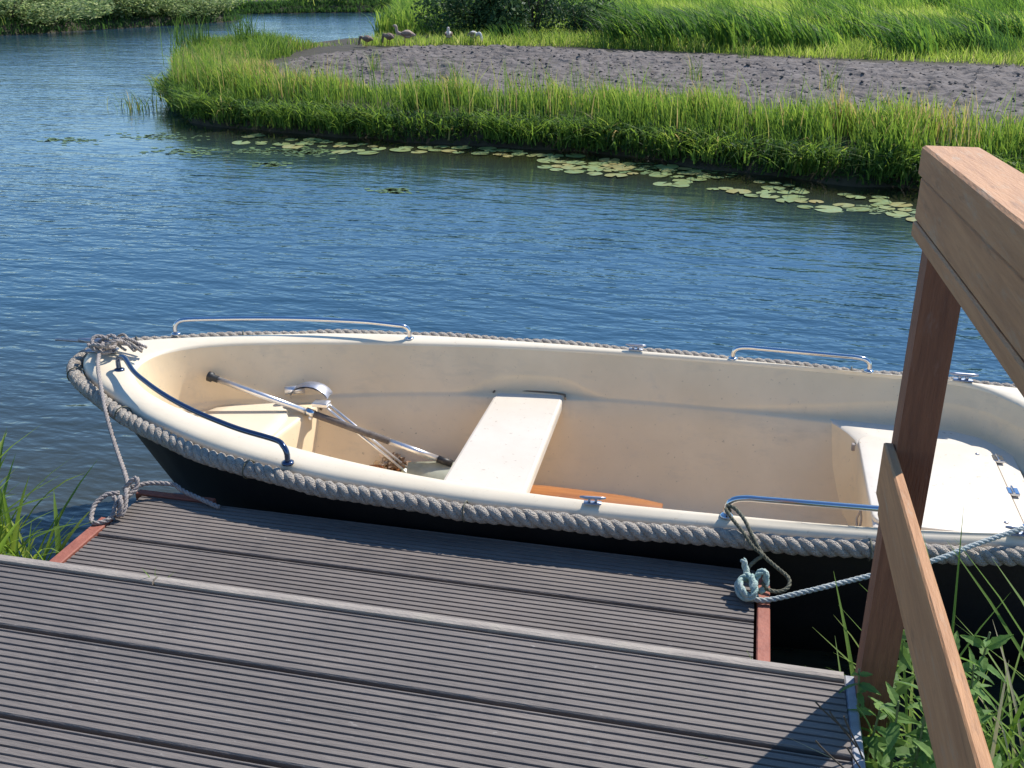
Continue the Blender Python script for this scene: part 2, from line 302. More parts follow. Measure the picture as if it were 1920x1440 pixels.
def soilz(X, Y):
    d = poly_dist(X, Y, SOIL); c = vnoise(X, Y, .075, 14)**3*.12+vnoise(X*.7, Y, .12, 11)**3*.11+vnoise(X*.10+Y*.05, Y+.12*X, .26, 12)**2*.11+vnoise(X*.25+Y*.1, Y, 1.6, 13)*.03
    return .31+np.clip(d/.4, -.2, 1)*(c*.42+.01)+.018*np.sin((Y+.22*X+.25*vnoise(X, Y, 1.5, 17))*12)*np.clip(d, 0, 1)
field('ploughed_field', -8.7, 14, 10, 22.1, .045, soilz, M['soil'], lambda X, Y: poly_dist(X, Y, SOIL) > -.05)
# loose clods lying on the field
nC = 9000; cx = -8.5+22*rng.random(nC); cyy = 10.5+11.4*rng.random(nC); ok = poly_dist(cx, cyy, SOIL) > .1; cx, cyy = cx[ok], cyy[ok]; nC = len(cx)
Cc = np.column_stack([cx, cyy, soilz(cx, cyy)+.005]); O8 = np.array([(1, 0, 0), (0, 1, 0), (-1, 0, 0), (0, -1, 0), (0, 0, 1), (0, 0, -1)], float); T8 = np.array([(0, 1, 4), (1, 2, 4), (2, 3, 4), (3, 0, 4), (1, 0, 5), (2, 1, 5), (3, 2, 5), (0, 3, 5)])
Sc = (.007+.024*rng.random(nC)**2.2)[:, None, None]; Vc = (Cc[:, None, :]+O8[None]*Sc*(.6+.8*rng.random((nC, 6, 1)))*np.array([1.3, 1, .8])).reshape(-1, 3)
M['clod'] = mat('soil_clod', (.10, .083, .073), .95, c2=(.17, .145, .13), vscale=1.6)
tag(link('soil_clods', npmesh('soil_clods', Vc, ((np.arange(nC)*6)[:, None, None]+T8[None]).reshape(-1, 3)), M['clod']), 'loose dark clods scattered over the ploughed field', 'soil', kind='stuff')
# the near bank behind and beside the platforms
def nearz(X, Y):
    edge = np.where(X < -1, 2.42, 2.20)+(vnoise(X, Y, .3, 21)-.5)*.15
    return np.clip((edge-Y)/.35, -1, 1)*.19+.12+(vnoise(X, Y, .2, 22)-.5)*.05-.30*((X > -1.95) & (X < .36) | (Y > 1.95) & (X > 0) & (X < .45))
field('near_bank', -9, 9, -4, 3.2, .09, nearz, M['earth'])

# ---------------------------------------------------------------- vegetation
def blades(B, h, w, lean, curl=.25, seg=3, tint=None, az=None):
    """array of tapering blades: B base points, h heights, w widths, lean (N,2) sideways reach relative to height"""
    N = len(B); az = rng.random(N)*math.pi if az is None else az; S = np.stack([np.cos(az), np.sin(az), 0*az], -1)
    V = np.zeros((N, (seg+1)*2, 3), np.float32)
    for k in range(seg+1):
        t = k/seg; c = B.copy(); c[:, 0] += lean[:, 0]*h*t**1.9; c[:, 1] += lean[:, 1]*h*t**1.9; c[:, 2] += h*(t-curl*t*t*t)
        ww = (w*(.55+.9*t)*(1-t)**.8*.9 + w*.04)[:, None]
        V[:, 2*k] = c-S*ww*.5; V[:, 2*k+1] = c+S*ww*.5
    b = (np.arange(N)*(seg+1)*2)[:, None, None]; q = np.array([[2*k, 2*k+1, 2*k+3, 2*k+2] for k in range(seg)])[None]
    tint = rng.random(N) if tint is None else tint
    return V.reshape(-1, 3), (b+q).reshape(-1, 4), np.repeat(tint, (seg+1)*2)
def vegmesh(name, chunks):
    V = []; F = []; T = []; n = 0
    for v, f, t in chunks: V.append(v); F.append(f+n); T.append(t); n += len(v)
    me = npmesh(name, np.concatenate(V), np.concatenate(F)); a = me.attributes.new('tint', 'FLOAT', 'POINT'); a.data.foreach_set('value', np.concatenate(T).astype(np.float32)); return me
def leaves(C, size, tint=None, up=.3, asp=2.2):
    """array of leaf-shaped quads with random facing"""
    N = len(C); d = rng.normal(size=(N, 3)); d[:, 2] *= .6; d /= np.linalg.norm(d, axis=1)[:, None]
    r = rng.normal(size=(N, 3)); r[:, 2] += 0; s = np.cross(d, r); s /= np.linalg.norm(s, axis=1)[:, None]
    L = size[:, None]; V = np.stack([C-d*L*.5, C+s*L/asp*.5-d*L*.05, C+d*L*.5, C-s*L/asp*.5-d*L*.05], 1).reshape(-1, 3)
    F = (np.arange(N)*4)[:, None]+np.arange(4)[None]; tint = rng.random(N) if tint is None else tint
    return V, F, np.repeat(tint, 4)
def along(P, n, off0, off1, pw=1.0):
    """random points along a polyline, offset inland (to its left-hand normal turned to +y)"""
    P = np.array(P, float); d = np.diff(P, axis=0); L = np.hypot(d[:, 0], d[:, 1]); i = rng.choice(len(L), n, p=L/L.sum()); t = rng.random(n)
    p = P[i]+d[i]*t[:, None]; nr = np.stack([-d[i, 1], d[i, 0]], -1)/L[i][:, None]; o = off0+(off1-off0)*rng.random(n)**pw
    a = rng.normal(0, .28, n); ca, sa = np.cos(a), np.sin(a); nr = np.stack([nr[:, 0]*ca-nr[:, 1]*sa, nr[:, 0]*sa+nr[:, 1]*ca], -1)
    return p+nr*o[:, None], o
near_shore = [p for p in SHORE if p[0] < 9]+[(9, 7.6)]
# fringe of reeds on the near edge of the peninsula
ch = []
p, o = along(near_shore, 56000, .0, 1.6, 1.1)
clump = vnoise(p[:, 0], p[:, 1]*.7, .30, 31); patch = vnoise(p[:, 0], p[:, 1], 1.5, 32)
keep = rng.random(len(p)) < .06+1.2*clump**1.6; p, o, clump, patch = p[keep], o[keep], clump[keep], patch[keep]
wide = np.clip((p[:, 0]+8)/8, .0, 1)
B = np.column_stack([p, .10+.24*np.clip(o/.5, 0, 1)]); N = len(B)
h = (.10+.30*clump+.26*rng.random(N)**2)*(.42+1.2*patch)*np.interp(p[:, 0], [-8, -5.5, -4, 0, 2], [.6, .68, .92, .82, .75])*np.where(o > 1.1, .7, 1); lean = rng.normal(0, .20, (N, 2)); lean[:, 0] -= .12; lean[:, 1] -= .10
ch.append(blades(B, h, .011+.017*rng.random(N), lean*.8, .2, 3, np.clip(.30+.40*(o/1.0)+rng.normal(0, .17, N)+(patch-.5)*.45+(clump-.5)*.35, 0, 1)))
# drooping growth over the bank face
p, o = along(near_shore, 5200, -.14, .22); N = len(p); B = np.column_stack([p, .02+.22*rng.random(N)])
lean = rng.normal(0, .45, (N, 2)); lean[:, 1] -= .35
ch.append(blades(B, .12+.26*rng.random(N), .016+.026*rng.random(N), lean, .55, 3, np.clip(rng.normal(.33, .27, N), 0, 1)))
p, o = along(near_shore, 6500, -.12, .12); B = np.column_stack([p, .03+.34*rng.random(len(p))**1.2]); v_, f_, t_ = leaves(B, .035+.05*rng.random(len(p)), np.clip(rng.normal(.12, .12, len(p)), 0, 1)); ch.append((v_, f_, t_))  # low leaves tinted dark, the shade of the bank face put into their colour
p, o = along(near_shore, 1500, .05, .9); N = len(p); ch.append(blades(np.column_stack([p, np.full(N, .3)]), .45+.35*rng.random(N), .009+.010*rng.random(N), rng.normal(0, .16, (N, 2)), .12, 3, np.clip(rng.normal(.7, .25, N), 0, 1)))
pc, _o = along(near_shore, 90, -.16, .12)
for q in range(90):
    N = 46; dirs = rng.normal(0, .62, (N, 2)); dirs[:, 1] -= .30; B = np.column_stack([pc[q, 0]+rng.normal(0, .07, N), pc[q, 1]+rng.normal(0, .05, N), .06+.12*rng.random(N)])
    ch.append(blades(B, .22+.26*rng.random(N), .012+.016*rng.random(N), dirs, .35, 4, np.clip(rng.normal(rng.uniform(.35, .75), .15, N), 0, 1)))
tag(link('reed_fringe', vegmesh('reed_fringe', ch), M['reed']), 'dense bright green reeds growing along the near edge of the peninsula', 'reeds', kind='stuff')
# back of the tip, thinner and yellower
tipline = [(-8.3, 14.0), (-8.95, 15.1), (-9.9, 16.9), (-10.6, 18.7), (-10.7, 20.6), (-10.3, 21.6)]
p, o = along(tipline, 15000, -1.9, .05, .8); p = p.copy(); N = len(p)
ok = (poly_dist(p[:, 0], p[:, 1], LAND) > 0) & (poly_dist(p[:, 0], p[:, 1], SOIL) < -.05); p = p[ok]; N = len(p); B = np.column_stack([p, np.full(N, .26)])
pt = vnoise(p[:, 0], p[:, 1], .8, 33); lean = rng.normal(0, .2, (N, 2))
ch = [blades(B, (.22+.35*rng.random(N))*(.7+.6*pt)*np.clip((22.3-p[:, 1])/2.5, .2, 1), .014+.016*rng.random(N), lean, .2, 3, np.clip(rng.normal(.62, .2, N)-(pt-.5)*.4, 0, 1))]
for (x, y) in [(-10.4, 17.9), (-10.25, 18.3), (-10.05, 19.6), (-9.6, 19.0)]:
    N = 45; B = np.column_stack([x+rng.normal(0, .12, N), y+rng.normal(0, .12, N), np.full(N, .2)])
    ch.append(blades(B, .7+.4*rng.random(N), .02+.01*rng.random(N), rng.normal(0, .12, (N, 2)), .1, 3, np.clip(rng.normal(.25, .12, N), 0, 1)))
tag(link('tip_reeds', vegmesh('tip_reeds', ch), M['reed']), 'yellow green grass and reeds round the far side of the peninsula tip', 'reeds', kind='stuff')
# grass line behind the ploughed field and the reed meadow beyond
backline = [(-8.1, 21.2), (-6.4, 21.95), (-4.6, 22.2), (-1.2, 21.15), (.75, 20.45), (4.4, 19.75), (16, 17.7), (28, 15.8)]
p, o = along(backline, 26000, -.1, 1.3); N = len(p); B = np.column_stack([p, np.full(N, .28)])
ch = [blades(B, (.14+.26*rng.random(N))*(.6+.8*vnoise(p[:, 0], p[:, 1], .6, 35)), .014+.014*rng.random(N), rng.normal(0, .25, (N, 2)), .2, 2, np.clip(rng.normal(.72, .17, N), 0, 1))]
def meadow(n, y0, y1, hh, ww, dark=.5, seed=40):
    y = y0+(y1-y0)*rng.random(n); x = -16+rng.random(n)*(16+.42*y+4)
    lim = np.interp(x, [-16, -9, -6, -1, 5, 12, 40], [30, 25.5, 23, 22, 20.7, 19.4, 15.5]); ok = (y > lim) & (poly_dist(x, y, LAND) > .2); x, y = x[ok], y[ok]
    c = vnoise(x, y*.8, 1.1, seed); c2 = vnoise(x, y*.5, 4.5, seed+1); cl = np.clip((c-.55)*4, 0, 1)
    B = np.column_stack([x, y, np.full(len(x), .25)]); N = len(x)
    h = (hh*(.5+.35*rng.random(N)+.55*cl)*(.8+.4*c2)); lean = rng.normal(0, .16, (N, 2)); lean[:, 0] -= .22
    return blades(B, h, ww*(.6+.8*rng.random(N)), lean, .25, 3, np.clip(rng.normal(.68, .13, N)-cl*dark+(c2-.5)*.25, 0, 1))
ch += [meadow(60000, 19, 30, .62, .022), meadow(60000, 28, 46, .75, .034, .5, 50), meadow(40000, 44, 90, .9, .07, .4, 60), meadow(15000, 85, 150, 1.2, .16, .4, 70)]
rc = random.Random(4)
for q in range(44):
    if q < 26: y = rc.uniform(21.6, 25.0); x = rc.uniform(-3.6, 6.5); y -= .20*max(0, x+1)
    else: y = rc.uniform(26, 38); x = rc.uniform(-8, 16)
    N = 110; B = np.column_stack([x+rng.normal(0, .28, N), y+rng.normal(0, .2, N), np.full(N, .25)]); lean = rng.normal(0, .2, (N, 2)); lean[:, 0] -= .45
    ch.append(blades(B, (.75+.5*rng.random(N))*rc.uniform(.8, 1.2), .035+.035*rng.random(N), lean, .3, 3, np.clip(rng.normal(rc.uniform(.1, .42), .14, N), 0, 1)))
q_, o = along([(-9.45, 25.4), (-9.6, 27.5), (-11.3, 33), (-14, 41)], 9000, -1.6, .1); N = len(q_); B = np.column_stack([q_, np.full(N, .15)])
ok = poly_dist(q_[:, 0], q_[:, 1], LAND) > 0; B = B[ok]; N = len(B); ch.append(blades(B, .6+.5*rng.random(N), .03+.02*rng.random(N), rng.normal(0, .2, (N, 2)), .25, 3, np.clip(rng.normal(.5, .2, N), 0, 1)))
tag(link('reed_meadow', vegmesh('reed_meadow', ch), M['meadow']), 'wide bright green reed meadow behind the ploughed field', 'reeds', kind='stuff')
# far shore grass
n = 40000; x = -60+rng.random(n)*48; y = 17+rng.random(n)*60
ok = (np.maximum(poly_dist(x, y, LEFT), poly_dist(x, y, FAR)) > .2) & (y > 24); x, y = x[ok], y[ok]; N = len(x); c = vnoise(x, y, 1.6, 80)
ch = [blades(np.column_stack([x, y, np.full(N, .25)]), (.35+.35*rng.random(N))*(.5+.9*c), .05+.03*rng.random(N), rng.normal(0, .25, (N, 2)), .2, 2, np.clip(rng.normal(.75, .15, N)-.3*c, 0, 1))]
tag(link('shore_grass', vegmesh('shore_grass', ch), M['meadow']), 'light green grass covering the far river shore at upper left', 'grass', kind='stuff')
ch = []
for P_, off in (([(-60, 17), (-35, 23), (-21.1, 26.5), (-19.7, 29.7), (-17.9, 34.4), (-18.2, 35.6)], 1), ([(-30, 40.5), (-20, 39), (-17.3, 40.8), (-14.4, 41.9)], 1)):
    p, o = along(P_, 14000, -.15, 1.2); N = len(p); ch.append(blades(np.column_stack([p, .02+.25*np.clip(o/.4, 0, 1)]), (.12+.2*rng.random(N)), .03+.03*rng.random(N), rng.normal(0, .3, (N, 2)), .35, 2, np.clip(rng.normal(.06, .1, N), 0, 1)))
tag(link('shore_reeds', vegmesh('shore_reeds', ch), M['meadow']), 'reeds hanging over the far waterline at upper left', 'reeds', kind='stuff')
# shrubs: three shapes, shared by their copies
def shrub_mesh(seed, n, rx, ry, rz, leaf):
    r2 = np.random.default_rng(seed); k = 9
    cc = np.column_stack([r2.normal(0, .42, k)*rx, r2.normal(0, .42, k)*ry, (.25+.55*r2.random(k))*rz]); rr = .32+.25*r2.random(k)
    i = r2.integers(0, k, n); d = r2.normal(size=(n, 3)); d /= np.linalg.norm(d, axis=1)[:, None]; rad = rr[i]*r2.random(n)**.4
    C = cc[i]+d*rad[:, None]*np.array([rx, ry, rz*.8]); C[:, 2] = np.abs(C[:, 2])
    return vegmesh('crown', [leaves(C, leaf*(.6+.8*r2.random(n)))])
def stems_mesh(seed, h):
    m = MB(); rr = random.Random(seed)
    for _ in range(5):
        a = rr.uniform(0, 6.28); m.tube([(0, 0, -.15), (.1*math.cos(a), .1*math.sin(a), h*.4), (.35*math.cos(a), .35*math.sin(a), h)], [.03, .02, .008], 5)
    return m.mesh('stem')
tmpl = [(shrub_mesh(s, 5200, 1, .9, 1, .072), stems_mesh(s, .8)) for s in (1, 2, 3)]
for a, _ in tmpl: a.materials.append(M['bushleaf'])
def shrub(name, x, y, s, k, label, cat, group=None, m=None, zs=1.0):
    e = empty(name, (x, y, .15)); e.rotation_euler[2] = random.uniform(0, 6); e.scale = (s, s, s*zs)
    o = link('crown', tmpl[k][0] if m is None else m, None, e); link('stem', tmpl[k][1], M['bark'], e); return tag(e, label, cat, group)
SH = [(-42, 23.3), (-39.5, 24.6), (-36.6, 24.0), (-34.0, 25.2), (-31.3, 25.3), (-28.8, 26.3), (-26.6, 26.2), (-24.7, 26.9), (-22.9, 27.2), (-21.4, 27.6), (-20.9, 28.8), (-20.3, 29.9), (-19.9, 31.2), (-19.2, 32.4), (-18.8, 33.5), (-18.6, 34.7), (-20.0, 35.6), (-24.5, 28.9), (-22.6, 30.4), (-21.9, 32.3), (-27.5, 28.6), (-30.5, 28.0)]
for i, (x, y) in enumerate(SH):
    shrub('shore_bush', x-.1, y+.0, random.uniform(1.35, 1.8), i % 3, 'low grey green bush in the row along the upper left shore', 'bush', 'bushes along the upper left shore', None, random.uniform(.48, .66))
def darkmesh(seed, mm, n=2600, lf=.10):
    me = shrub_mesh(seed, n, 1, .9, 1, lf); me.materials.append(mm); return me
dk = darkmesh(5, M['darkleaf'], 6000, .08)
shrub('dark_bush', -6.9, 25.2, 1.15, 0, 'smaller dark green bush behind the geese at the back of the ploughed field', 'bush', None, dk, 1.15)
shrub('dark_bush', -5.2, 24.8, 1.35, 0, 'larger dark green bush right of the smaller dark one behind the field', 'bush', None, darkmesh(6, M['darkleaf'], 7000, .08), 1.25)
shrub('dark_bush', -4.05, 24.3, .9, 0, 'dark bush touching the right side of the larger dark bush', 'bush', None, darkmesh(7, M['darkleaf'], 5000, .08), 1.2)
shrub('brown_bush', -5.6, 30, .8, 1, 'brown topped bush far behind the large dark bush', 'bush', None, darkmesh(9, M['brownleaf']), .8)
brn = darkmesh(8, M['brownleaf'])
for x, y, lb in ((10.2, 26.5, 'nearer dull brown bush at the upper right edge of the reed meadow'), (12.0, 27.2, 'dull brown bush furthest right, cut by the right frame edge in the meadow'), (9.0, 31, 'dull brown bush furthest back in the meadow at the upper right')):
    shrub('brown_bush', x, y, 1.25, 1, lb, 'bush', 'brown bushes in the reed meadow', brn, .62)
for x, y in ((-17.2, 42.2), (-15.8, 42.9), (-14.9, 43.4), (-18.6, 41.9)):
    shrub('hedge_bush', x, y, .95, 2, 'dark bush at the water line across the far end of the channel', 'bush', 'dark bushes across the channel', dk, .8)
# small reed tuft standing in the water left of the tip
N = 60; B = np.column_stack([-8.75+rng.normal(0, .22, N), 13.7+rng.normal(0, .10, N), np.full(N, -.05)])
tag(link('water_reeds', vegmesh('water_reeds', [blades(B, .2+.3*rng.random(N), .012+.01*rng.random(N), rng.normal(0, .3, (N, 2)), .3, 3, np.clip(rng.normal(.6, .3, N), 0, 1))]), M['reed']), 'sparse reed tuft standing in the water left of the peninsula tip', 'reeds')
# lone weeds on the field
for x, y, s, lb in ((-5.9, 15.9, .45, 'thin weed on the soil nearest the left tip of the field'), (-.9, 16.0, .5, 'taller thin weed standing in the middle of the ploughed soil'), (1.0, 15.3, .5, 'thin weed on the ploughed soil furthest right, towards the railing'), (-.25, 19.9, .45, 'small weed at the far edge of the ploughed soil by the meadow'), (-4.3, 14.9, .4, 'thin weed on the soil just behind the reed fringe, left of centre')):
    N = 40; B = np.column_stack([rng.normal(0, .06, N), rng.normal(0, .06, N), np.zeros(N)])
    o = link('field_weed', vegmesh('field_weed', [blades(B, s*(.4+.8*rng.random(N)), .008+.006*rng.random(N), rng.normal(0, .3, (N, 2)), .2, 3, np.clip(rng.normal(.6, .3, N), 0, 1))]), M['reed'], loc=(x, y, .36))
    tag(o, lb, 'weed', 'weeds on the ploughed soil')
# lily pads
def pad_mesh(seed):
    r = random.Random(seed); n = 14; v = [(0, 0, .004)]; f = []
    for i in range(n): a = .25+(6.283-.5)*i/(n-1); q = 1+r.uniform(-.06, .06); v.append((q*math.cos(a), q*math.sin(a), .010+r.uniform(-.01, .03)))
    for i in range(1, n): f.append((0, i, i+1)) if i < n else None
    f = [(0, i, i+1) for i in range(1, n)]; return MB().add(v, f).mesh('lily_pad')
pads = [pad_mesh(i) for i in range(5)]
for q in pads: q.materials.append(M['pad'])
zones = [(26, -6.1, -4.2, .35, .95), (20, -4.2, -2.3, .25, .65), (66, -2.3, .5, .25, 1.15), (28, .5, 2.4, .25, 1.35)]
sx = [q[0] for q in SHORE]; sy = [q[1] for q in SHORE]
k = 0; placed = []
for n, x0, x1, d0, d1 in zones:
    for _ in range(n):
        for _t in range(30):
            x = random.uniform(x0, x1); y = np.interp(x, sx, sy)-d0-(d1-d0)*random.random()**1.3; s = random.uniform(.055, .125)
            if vnoise(np.array([x]), np.array([y]), .34, 90)[0] > .47 and all(math.hypot(x-a, y-b) > (s+c)*.85 for a, b, c in placed): break
        placed.append((x, y, s))
        o = link('lily_pad', pads[k % 5], None, loc=(x, float(y), .004+.0015*(k % 4))); o.scale = (s, s, s*.5); o.rotation_euler = (random.uniform(-.04, .04), random.uniform(-.04, .04), random.uniform(0, 6)); k += 1
        tag(o, 'round green lily pad floating in front of the reed fringe', 'lily pad', 'lily pads below the reed fringe')

M['pondweed'] = mat('pondweed', (.14, .22, .06), .5, c2=(.08, .13, .045), vscale=3)
V = []
for x, y, sx_, sy_, n in ((-7.2, 11.6, .5, .12, 90), (-6.3, 10.7, .35, .12, 70), (-5.5, 10.9, .3, .1, 50), (-5.0, 11.0, .35, .14, 130), (-3.3, 9.2, .18, .06, 40), (-5.0, 10.2, .2, .06, 40), (-8.1, 11.1, .4, .1, 60), (-.9, 10.85, .5, .12, 160), (1.2, 9.4, .3, .1, 50)):
    for _ in range(n): V.append((random.gauss(x, sx_*.6), random.gauss(y, sy_), .003))
V = np.array(V); a = rng.random(len(V))*6.28; r_ = .02+.03*rng.random(len(V)); Q = np.stack([V+np.stack([np.cos(a+k_*1.571)*r_*(1+.4*(k_ % 2)), np.sin(a+k_*1.571)*r_*.8, 0*a], -1) for k_ in range(4)], 1).reshape(-1, 3)
tag(link('pondweed', npmesh('pondweed', Q, (np.arange(len(V))*4)[:, None]+np.arange(4)), M['pondweed']), 'thin patches of floating pondweed on the open water near the tip', 'pondweed', kind='stuff')

# ---------------------------------------------------------------- geese
def goose(x, y, s, rz, neck, cm, label):
    e = empty('goose', (x, y, .36), rz); e.scale = (s, s, s)
    m = MB(); P = [(-.30, 0, .26), (-.20, 0, .29), (-.05, 0, .30), (.12, 0, .31), (.22, 0, .35)]; Q = [.015, .07, .125, .115, .05]
    if neck > 0: P += [(.24, 0, .42), (.25, 0, .49), (.27, 0, .53), (.33, 0, .53)]; Q += [.055, .042, .048, .02]
    else: P += [(.29, 0, .27), (.31, 0, .18), (.32, 0, .12), (.34, 0, .08)]; Q += [.055, .042, .046, .02]
    m.tube(crv(P, .03), list(np.interp(np.linspace(0, 1, len(crv(P, .03))), np.linspace(0, 1, len(Q)), Q)), 10)
    m.build('body', cm, e, True)
    hd = Vector(P[-1]); MB().tube([hd, hd+Vector((.05, 0, -.01 if neck > 0 else -.03))], [.016, .005], 6).build('beak', M['oar'], e)
    for sy_ in (-1, 1):
        MB().ball((-.04, .10*sy_, .32), .13, 8, 6, (1.3, .3, .55)).build('wing', M['gwing'], e, True)
        MB().tube([(.0, .05*sy_, .22), (.02, .05*sy_, 0), (.08, .05*sy_, 0)], .011, 5).build('leg', M['oar'], e)
    return tag(e, label, 'goose')
M['gbody'] = mat('goose_tan', (.30, .19, .14), .8, c2=(.5, .42, .36), vscale=9); M['gwhite'] = mat('goose_pale', (.62, .58, .54), .8); M['gwing'] = mat('goose_brown', (.17, .11, .08), .8, c2=(.28, .2, .15), vscale=12)
goose(-7.25, 21.45, .72, R(200), 1, M['gbody'], 'tan goose with its neck raised, standing left of the white breasted one')
goose(-6.45, 21.95, .62, R(-75), 1, M['gwhite'], 'white breasted goose facing the camera in front of the dark bushes')
goose(-5.95, 22.2, .60, R(-20), 0, M['gwhite'], 'pale goose with its head down at the right end of the group')
goose(-7.55, 21.25, .60, R(150), 0, M['gwing'], 'dark brown goose with its head down beside the channel')
goose(-7.85, 20.75, .55, R(170), 0, M['gwing'], 'brown goose resting furthest left at the field corner by the grass')

# ---------------------------------------------------------------- platforms
GP = .0203
def board(name, x0, x1, yf, width, ztop, m, parent, th=.024, lip=0.0, gap=.012):
    """grooved board; far edge at yf, runs back towards -y"""
    prof = []; y = yf-gap/2; yb = yf-width+gap/2; prof.append((y-.003-lip*0, ztop)); n = int(round((y-yb-.010)/GP)); gp = (y-yb-.008)/n; g0 = y-.006
    for i in range(n):
        a = g0-i*gp; prof += [(a, ztop), (a-.001, ztop-.0035), (a-.0055, ztop-.0035), (a-.0065, ztop)]
    prof += [(yb+.003, ztop), (yb, ztop-.003), (yb, ztop-th), (y, ztop-th), (y, ztop-.003)]
    k = len(prof); v = [(x, p, z) for x in (x0, x1) for p, z in prof]
    f = [(i, (i+1) % k, k+(i+1) % k, k+i) for i in range(k)]+[tuple(range(k))[::-1], tuple(range(k, 2*k))]
    me = MB().add(v, f).mesh(name); return link(name, me, m, parent)
ZU, ZL = .665, .435
up = tag(empty('upper_platform', (0, 0, 0)), 'upper grey grooved composite platform in the foreground', 'deck')
W = .258; YF = 1.875
board('board', -4.6, .288, YF-.030, W-.030, ZU, M['wpc'], up)
for k_ in range(1, 9): board('board', -4.6, .288+random.uniform(-.002, .002), YF-k_*W, W, ZU+random.uniform(-.001, .001), M['wpc'], up)
for a, b in ((-4.6, -1.322), (-1.316, .288)):
    m = MB(); pr = [(YF-.028, ZU-.004), (YF-.028, ZU+.004), (YF-.020, ZU+.006), (YF-.006, ZU+.005), (YF, ZU-.002), (YF+.001, ZU-.05), (YF-.02, ZU-.05)]
    k_ = len(pr); m.add([(x, p, z) for x in (a, b) for p, z in pr], [(i, (i+1) % k_, k_+(i+1) % k_, k_+i) for i in range(k_)]+[tuple(range(k_))[::-1], tuple(range(k_, 2*k_))])
    m.build('nosing', M['nosing'], up)
MB().box(.290, .312, -.6, YF-.004, ZU-.16, ZU-.002, .003).build('end_trim', M['trim'], up)
MB().box(-4.6, .286, YF-.03, YF-.004, ZL-.1, ZU-.052).build('riser', M['wpc'], up)
for x in (-3.6, -2.7, -1.8, -.9, -.02): MB().box(x, x+.06, -.4, YF-.04, ZU-.16, ZU-.026).build('joist', M['post'], up)
lo = tag(empty('lower_platform'), 'lower grey composite landing beside the boat with terracotta edge beams', 'deck')
YL = 2.605; XL0, XL1 = -1.845, .118
for k_ in range(4): board('board', XL0, XL1, YL-k_*W, W, ZL+random.uniform(-.001, .001), M['wpc'], lo)
MB().box(XL0-.045, XL0-.004, 1.95, 2.44, ZL-.11, ZL+.006, .003).build('edge_beam', M['rust'], lo)
MB().box(XL1+.008, XL1+.042, 1.95, 2.60, ZL-.11, ZL+.005, .003).build('edge_beam', M['rust'], lo)
MB().box(XL0-.03, -1.60, YL+.002, YL+.030, ZL-.11, ZL+.003, .003).build('edge_beam', M['rust'], lo)
for x in (XL0+.02, -.9, XL1-.08): MB().box(x, x+.06, 2.0, 2.58, -.9, ZL-.026).build('pile', M['post'], lo)

# ---------------------------------------------------------------- railing
rl = tag(empty('railing', (.31, 1.80, 0)), 'red brown hardwood railing with one tall post and two sloping rails at right', 'railing')
def rbox(name, x0, x1, y0, y1, z0, z1, m, slope=.051, bv=.003):
    """rail piece running from y0 (near) to y1 (far), z at the far end, rising towards the viewer"""
    b = MB(); b.box(x0, x1, y0, y1, z0, z1, bv); b.v = [(x, y, z+(y1-y)*slope) for x, y, z in b.v]
    b.v = [(x-.31, y-1.80, z) for x, y, z in b.v]; return b.build(name, m, rl)
Z1 = ZU+1.116
rbox('handrail_cap', .274, .364, -.9, 1.800, Z1-.050, Z1, M['wood'], bv=.004)
rbox('rail_board', .279, .309, -.9, 1.797, Z1-.123, Z1-.0515, M['wood'])
rbox('rail_lip', .2775, .309, -.9, 1.799, Z1-.152, Z1-.1245, M['wood'])
rbox('lower_rail', .2915, .3095, -.9, 1.835, ZU+.45, ZU+.562, M['wood'])
rbox('lower_rail_lip', .2945, .3095, -.9, 1.8, ZU+.424, ZU+.449, M['wood'])
MB().box(0, .066, 0, .066, -.7, Z1-.051, .004).build('post', M['post'], rl)
MB().box(0, .066, -1.9, -1.834, -.7, Z1+.03, .004).build('post', M['post'], rl)

# ---------------------------------------------------------------- boat
boat = tag(empty('rowing_boat', (-.4, 3.29, 0)), 'cream open boat with black hull and thick rope fender moored beside the landing', 'boat')
OX, OY = -.4, 3.29
CX = [-2.57, -1.93, -1.29, -.5, .48, .85, 1.5]; CYv = [3.285, 3.270, 3.287, 3.308, 3.315, 3.337, 3.35]
HX = [-2.495, -2.485, -2.455, -2.40, -2.325, -2.24, -2.07, -1.93, -1.65, -1.29, -.84, -.5, 0, .48, .85, 1.2, 1.40, 1.45, 1.46]
HW = [0, .055, .115, .180, .240, .298, .395, .470, .585, .673, .716, .722, .708, .673, .640, .60, .56, .50, 0]
IX = [-2.23, -2.22, -2.18, -2.12, -2.0, -1.87, -1.67, -1.24, -.8, -.37, .06, .47, .86, .95, 1.01, 1.06, 1.14, 1.20, 1.21]
IW = [0, .07, .15, .212, .287, .343, .42, .535, .605, .629, .627, .617, .584, .54, .47, .39, .27, .14, 0]
def smooth_interp(x, X, Y): return float(np.interp(x, X, Y))
def cy(x): return smooth_interp(x, CX, CYv)
def sheer(x): return .555+.085*max(0, (-x-.2)/2.3)**2
def outer_curve(n=150, off=0.0):
    """from stern near side, round the bow, to stern far side"""
    P = [Vector((x, cy(x)-w, 0)) for x, w in zip(HX, HW)][::-1]; P = P+[Vector((x, cy(x)+w, 0)) for x, w in zip(HX[1:], HW[1:])]
    pts = crv(P, .01); L = len(pts); out = []
    for i in range(n):
        j = i/(n-1)*(L-1); a = int(j); b = min(a+1, L-1); out.append(pts[a].lerp(pts[b], j-a))
    res = []
    for i, p in enumerate(out):
        t = (out[min(i+1, n-1)]-out[max(i-1, 0)]).normalized(); nr = Vector((t.y, -t.x, 0))   # travelling to bow on near side, the left-hand is inside
        q = p-nr*off; res.append((q, nr))
    return res
NO = 180
OC = outer_curve(NO, 0)
def inward(i):
    return -OC[i][1]
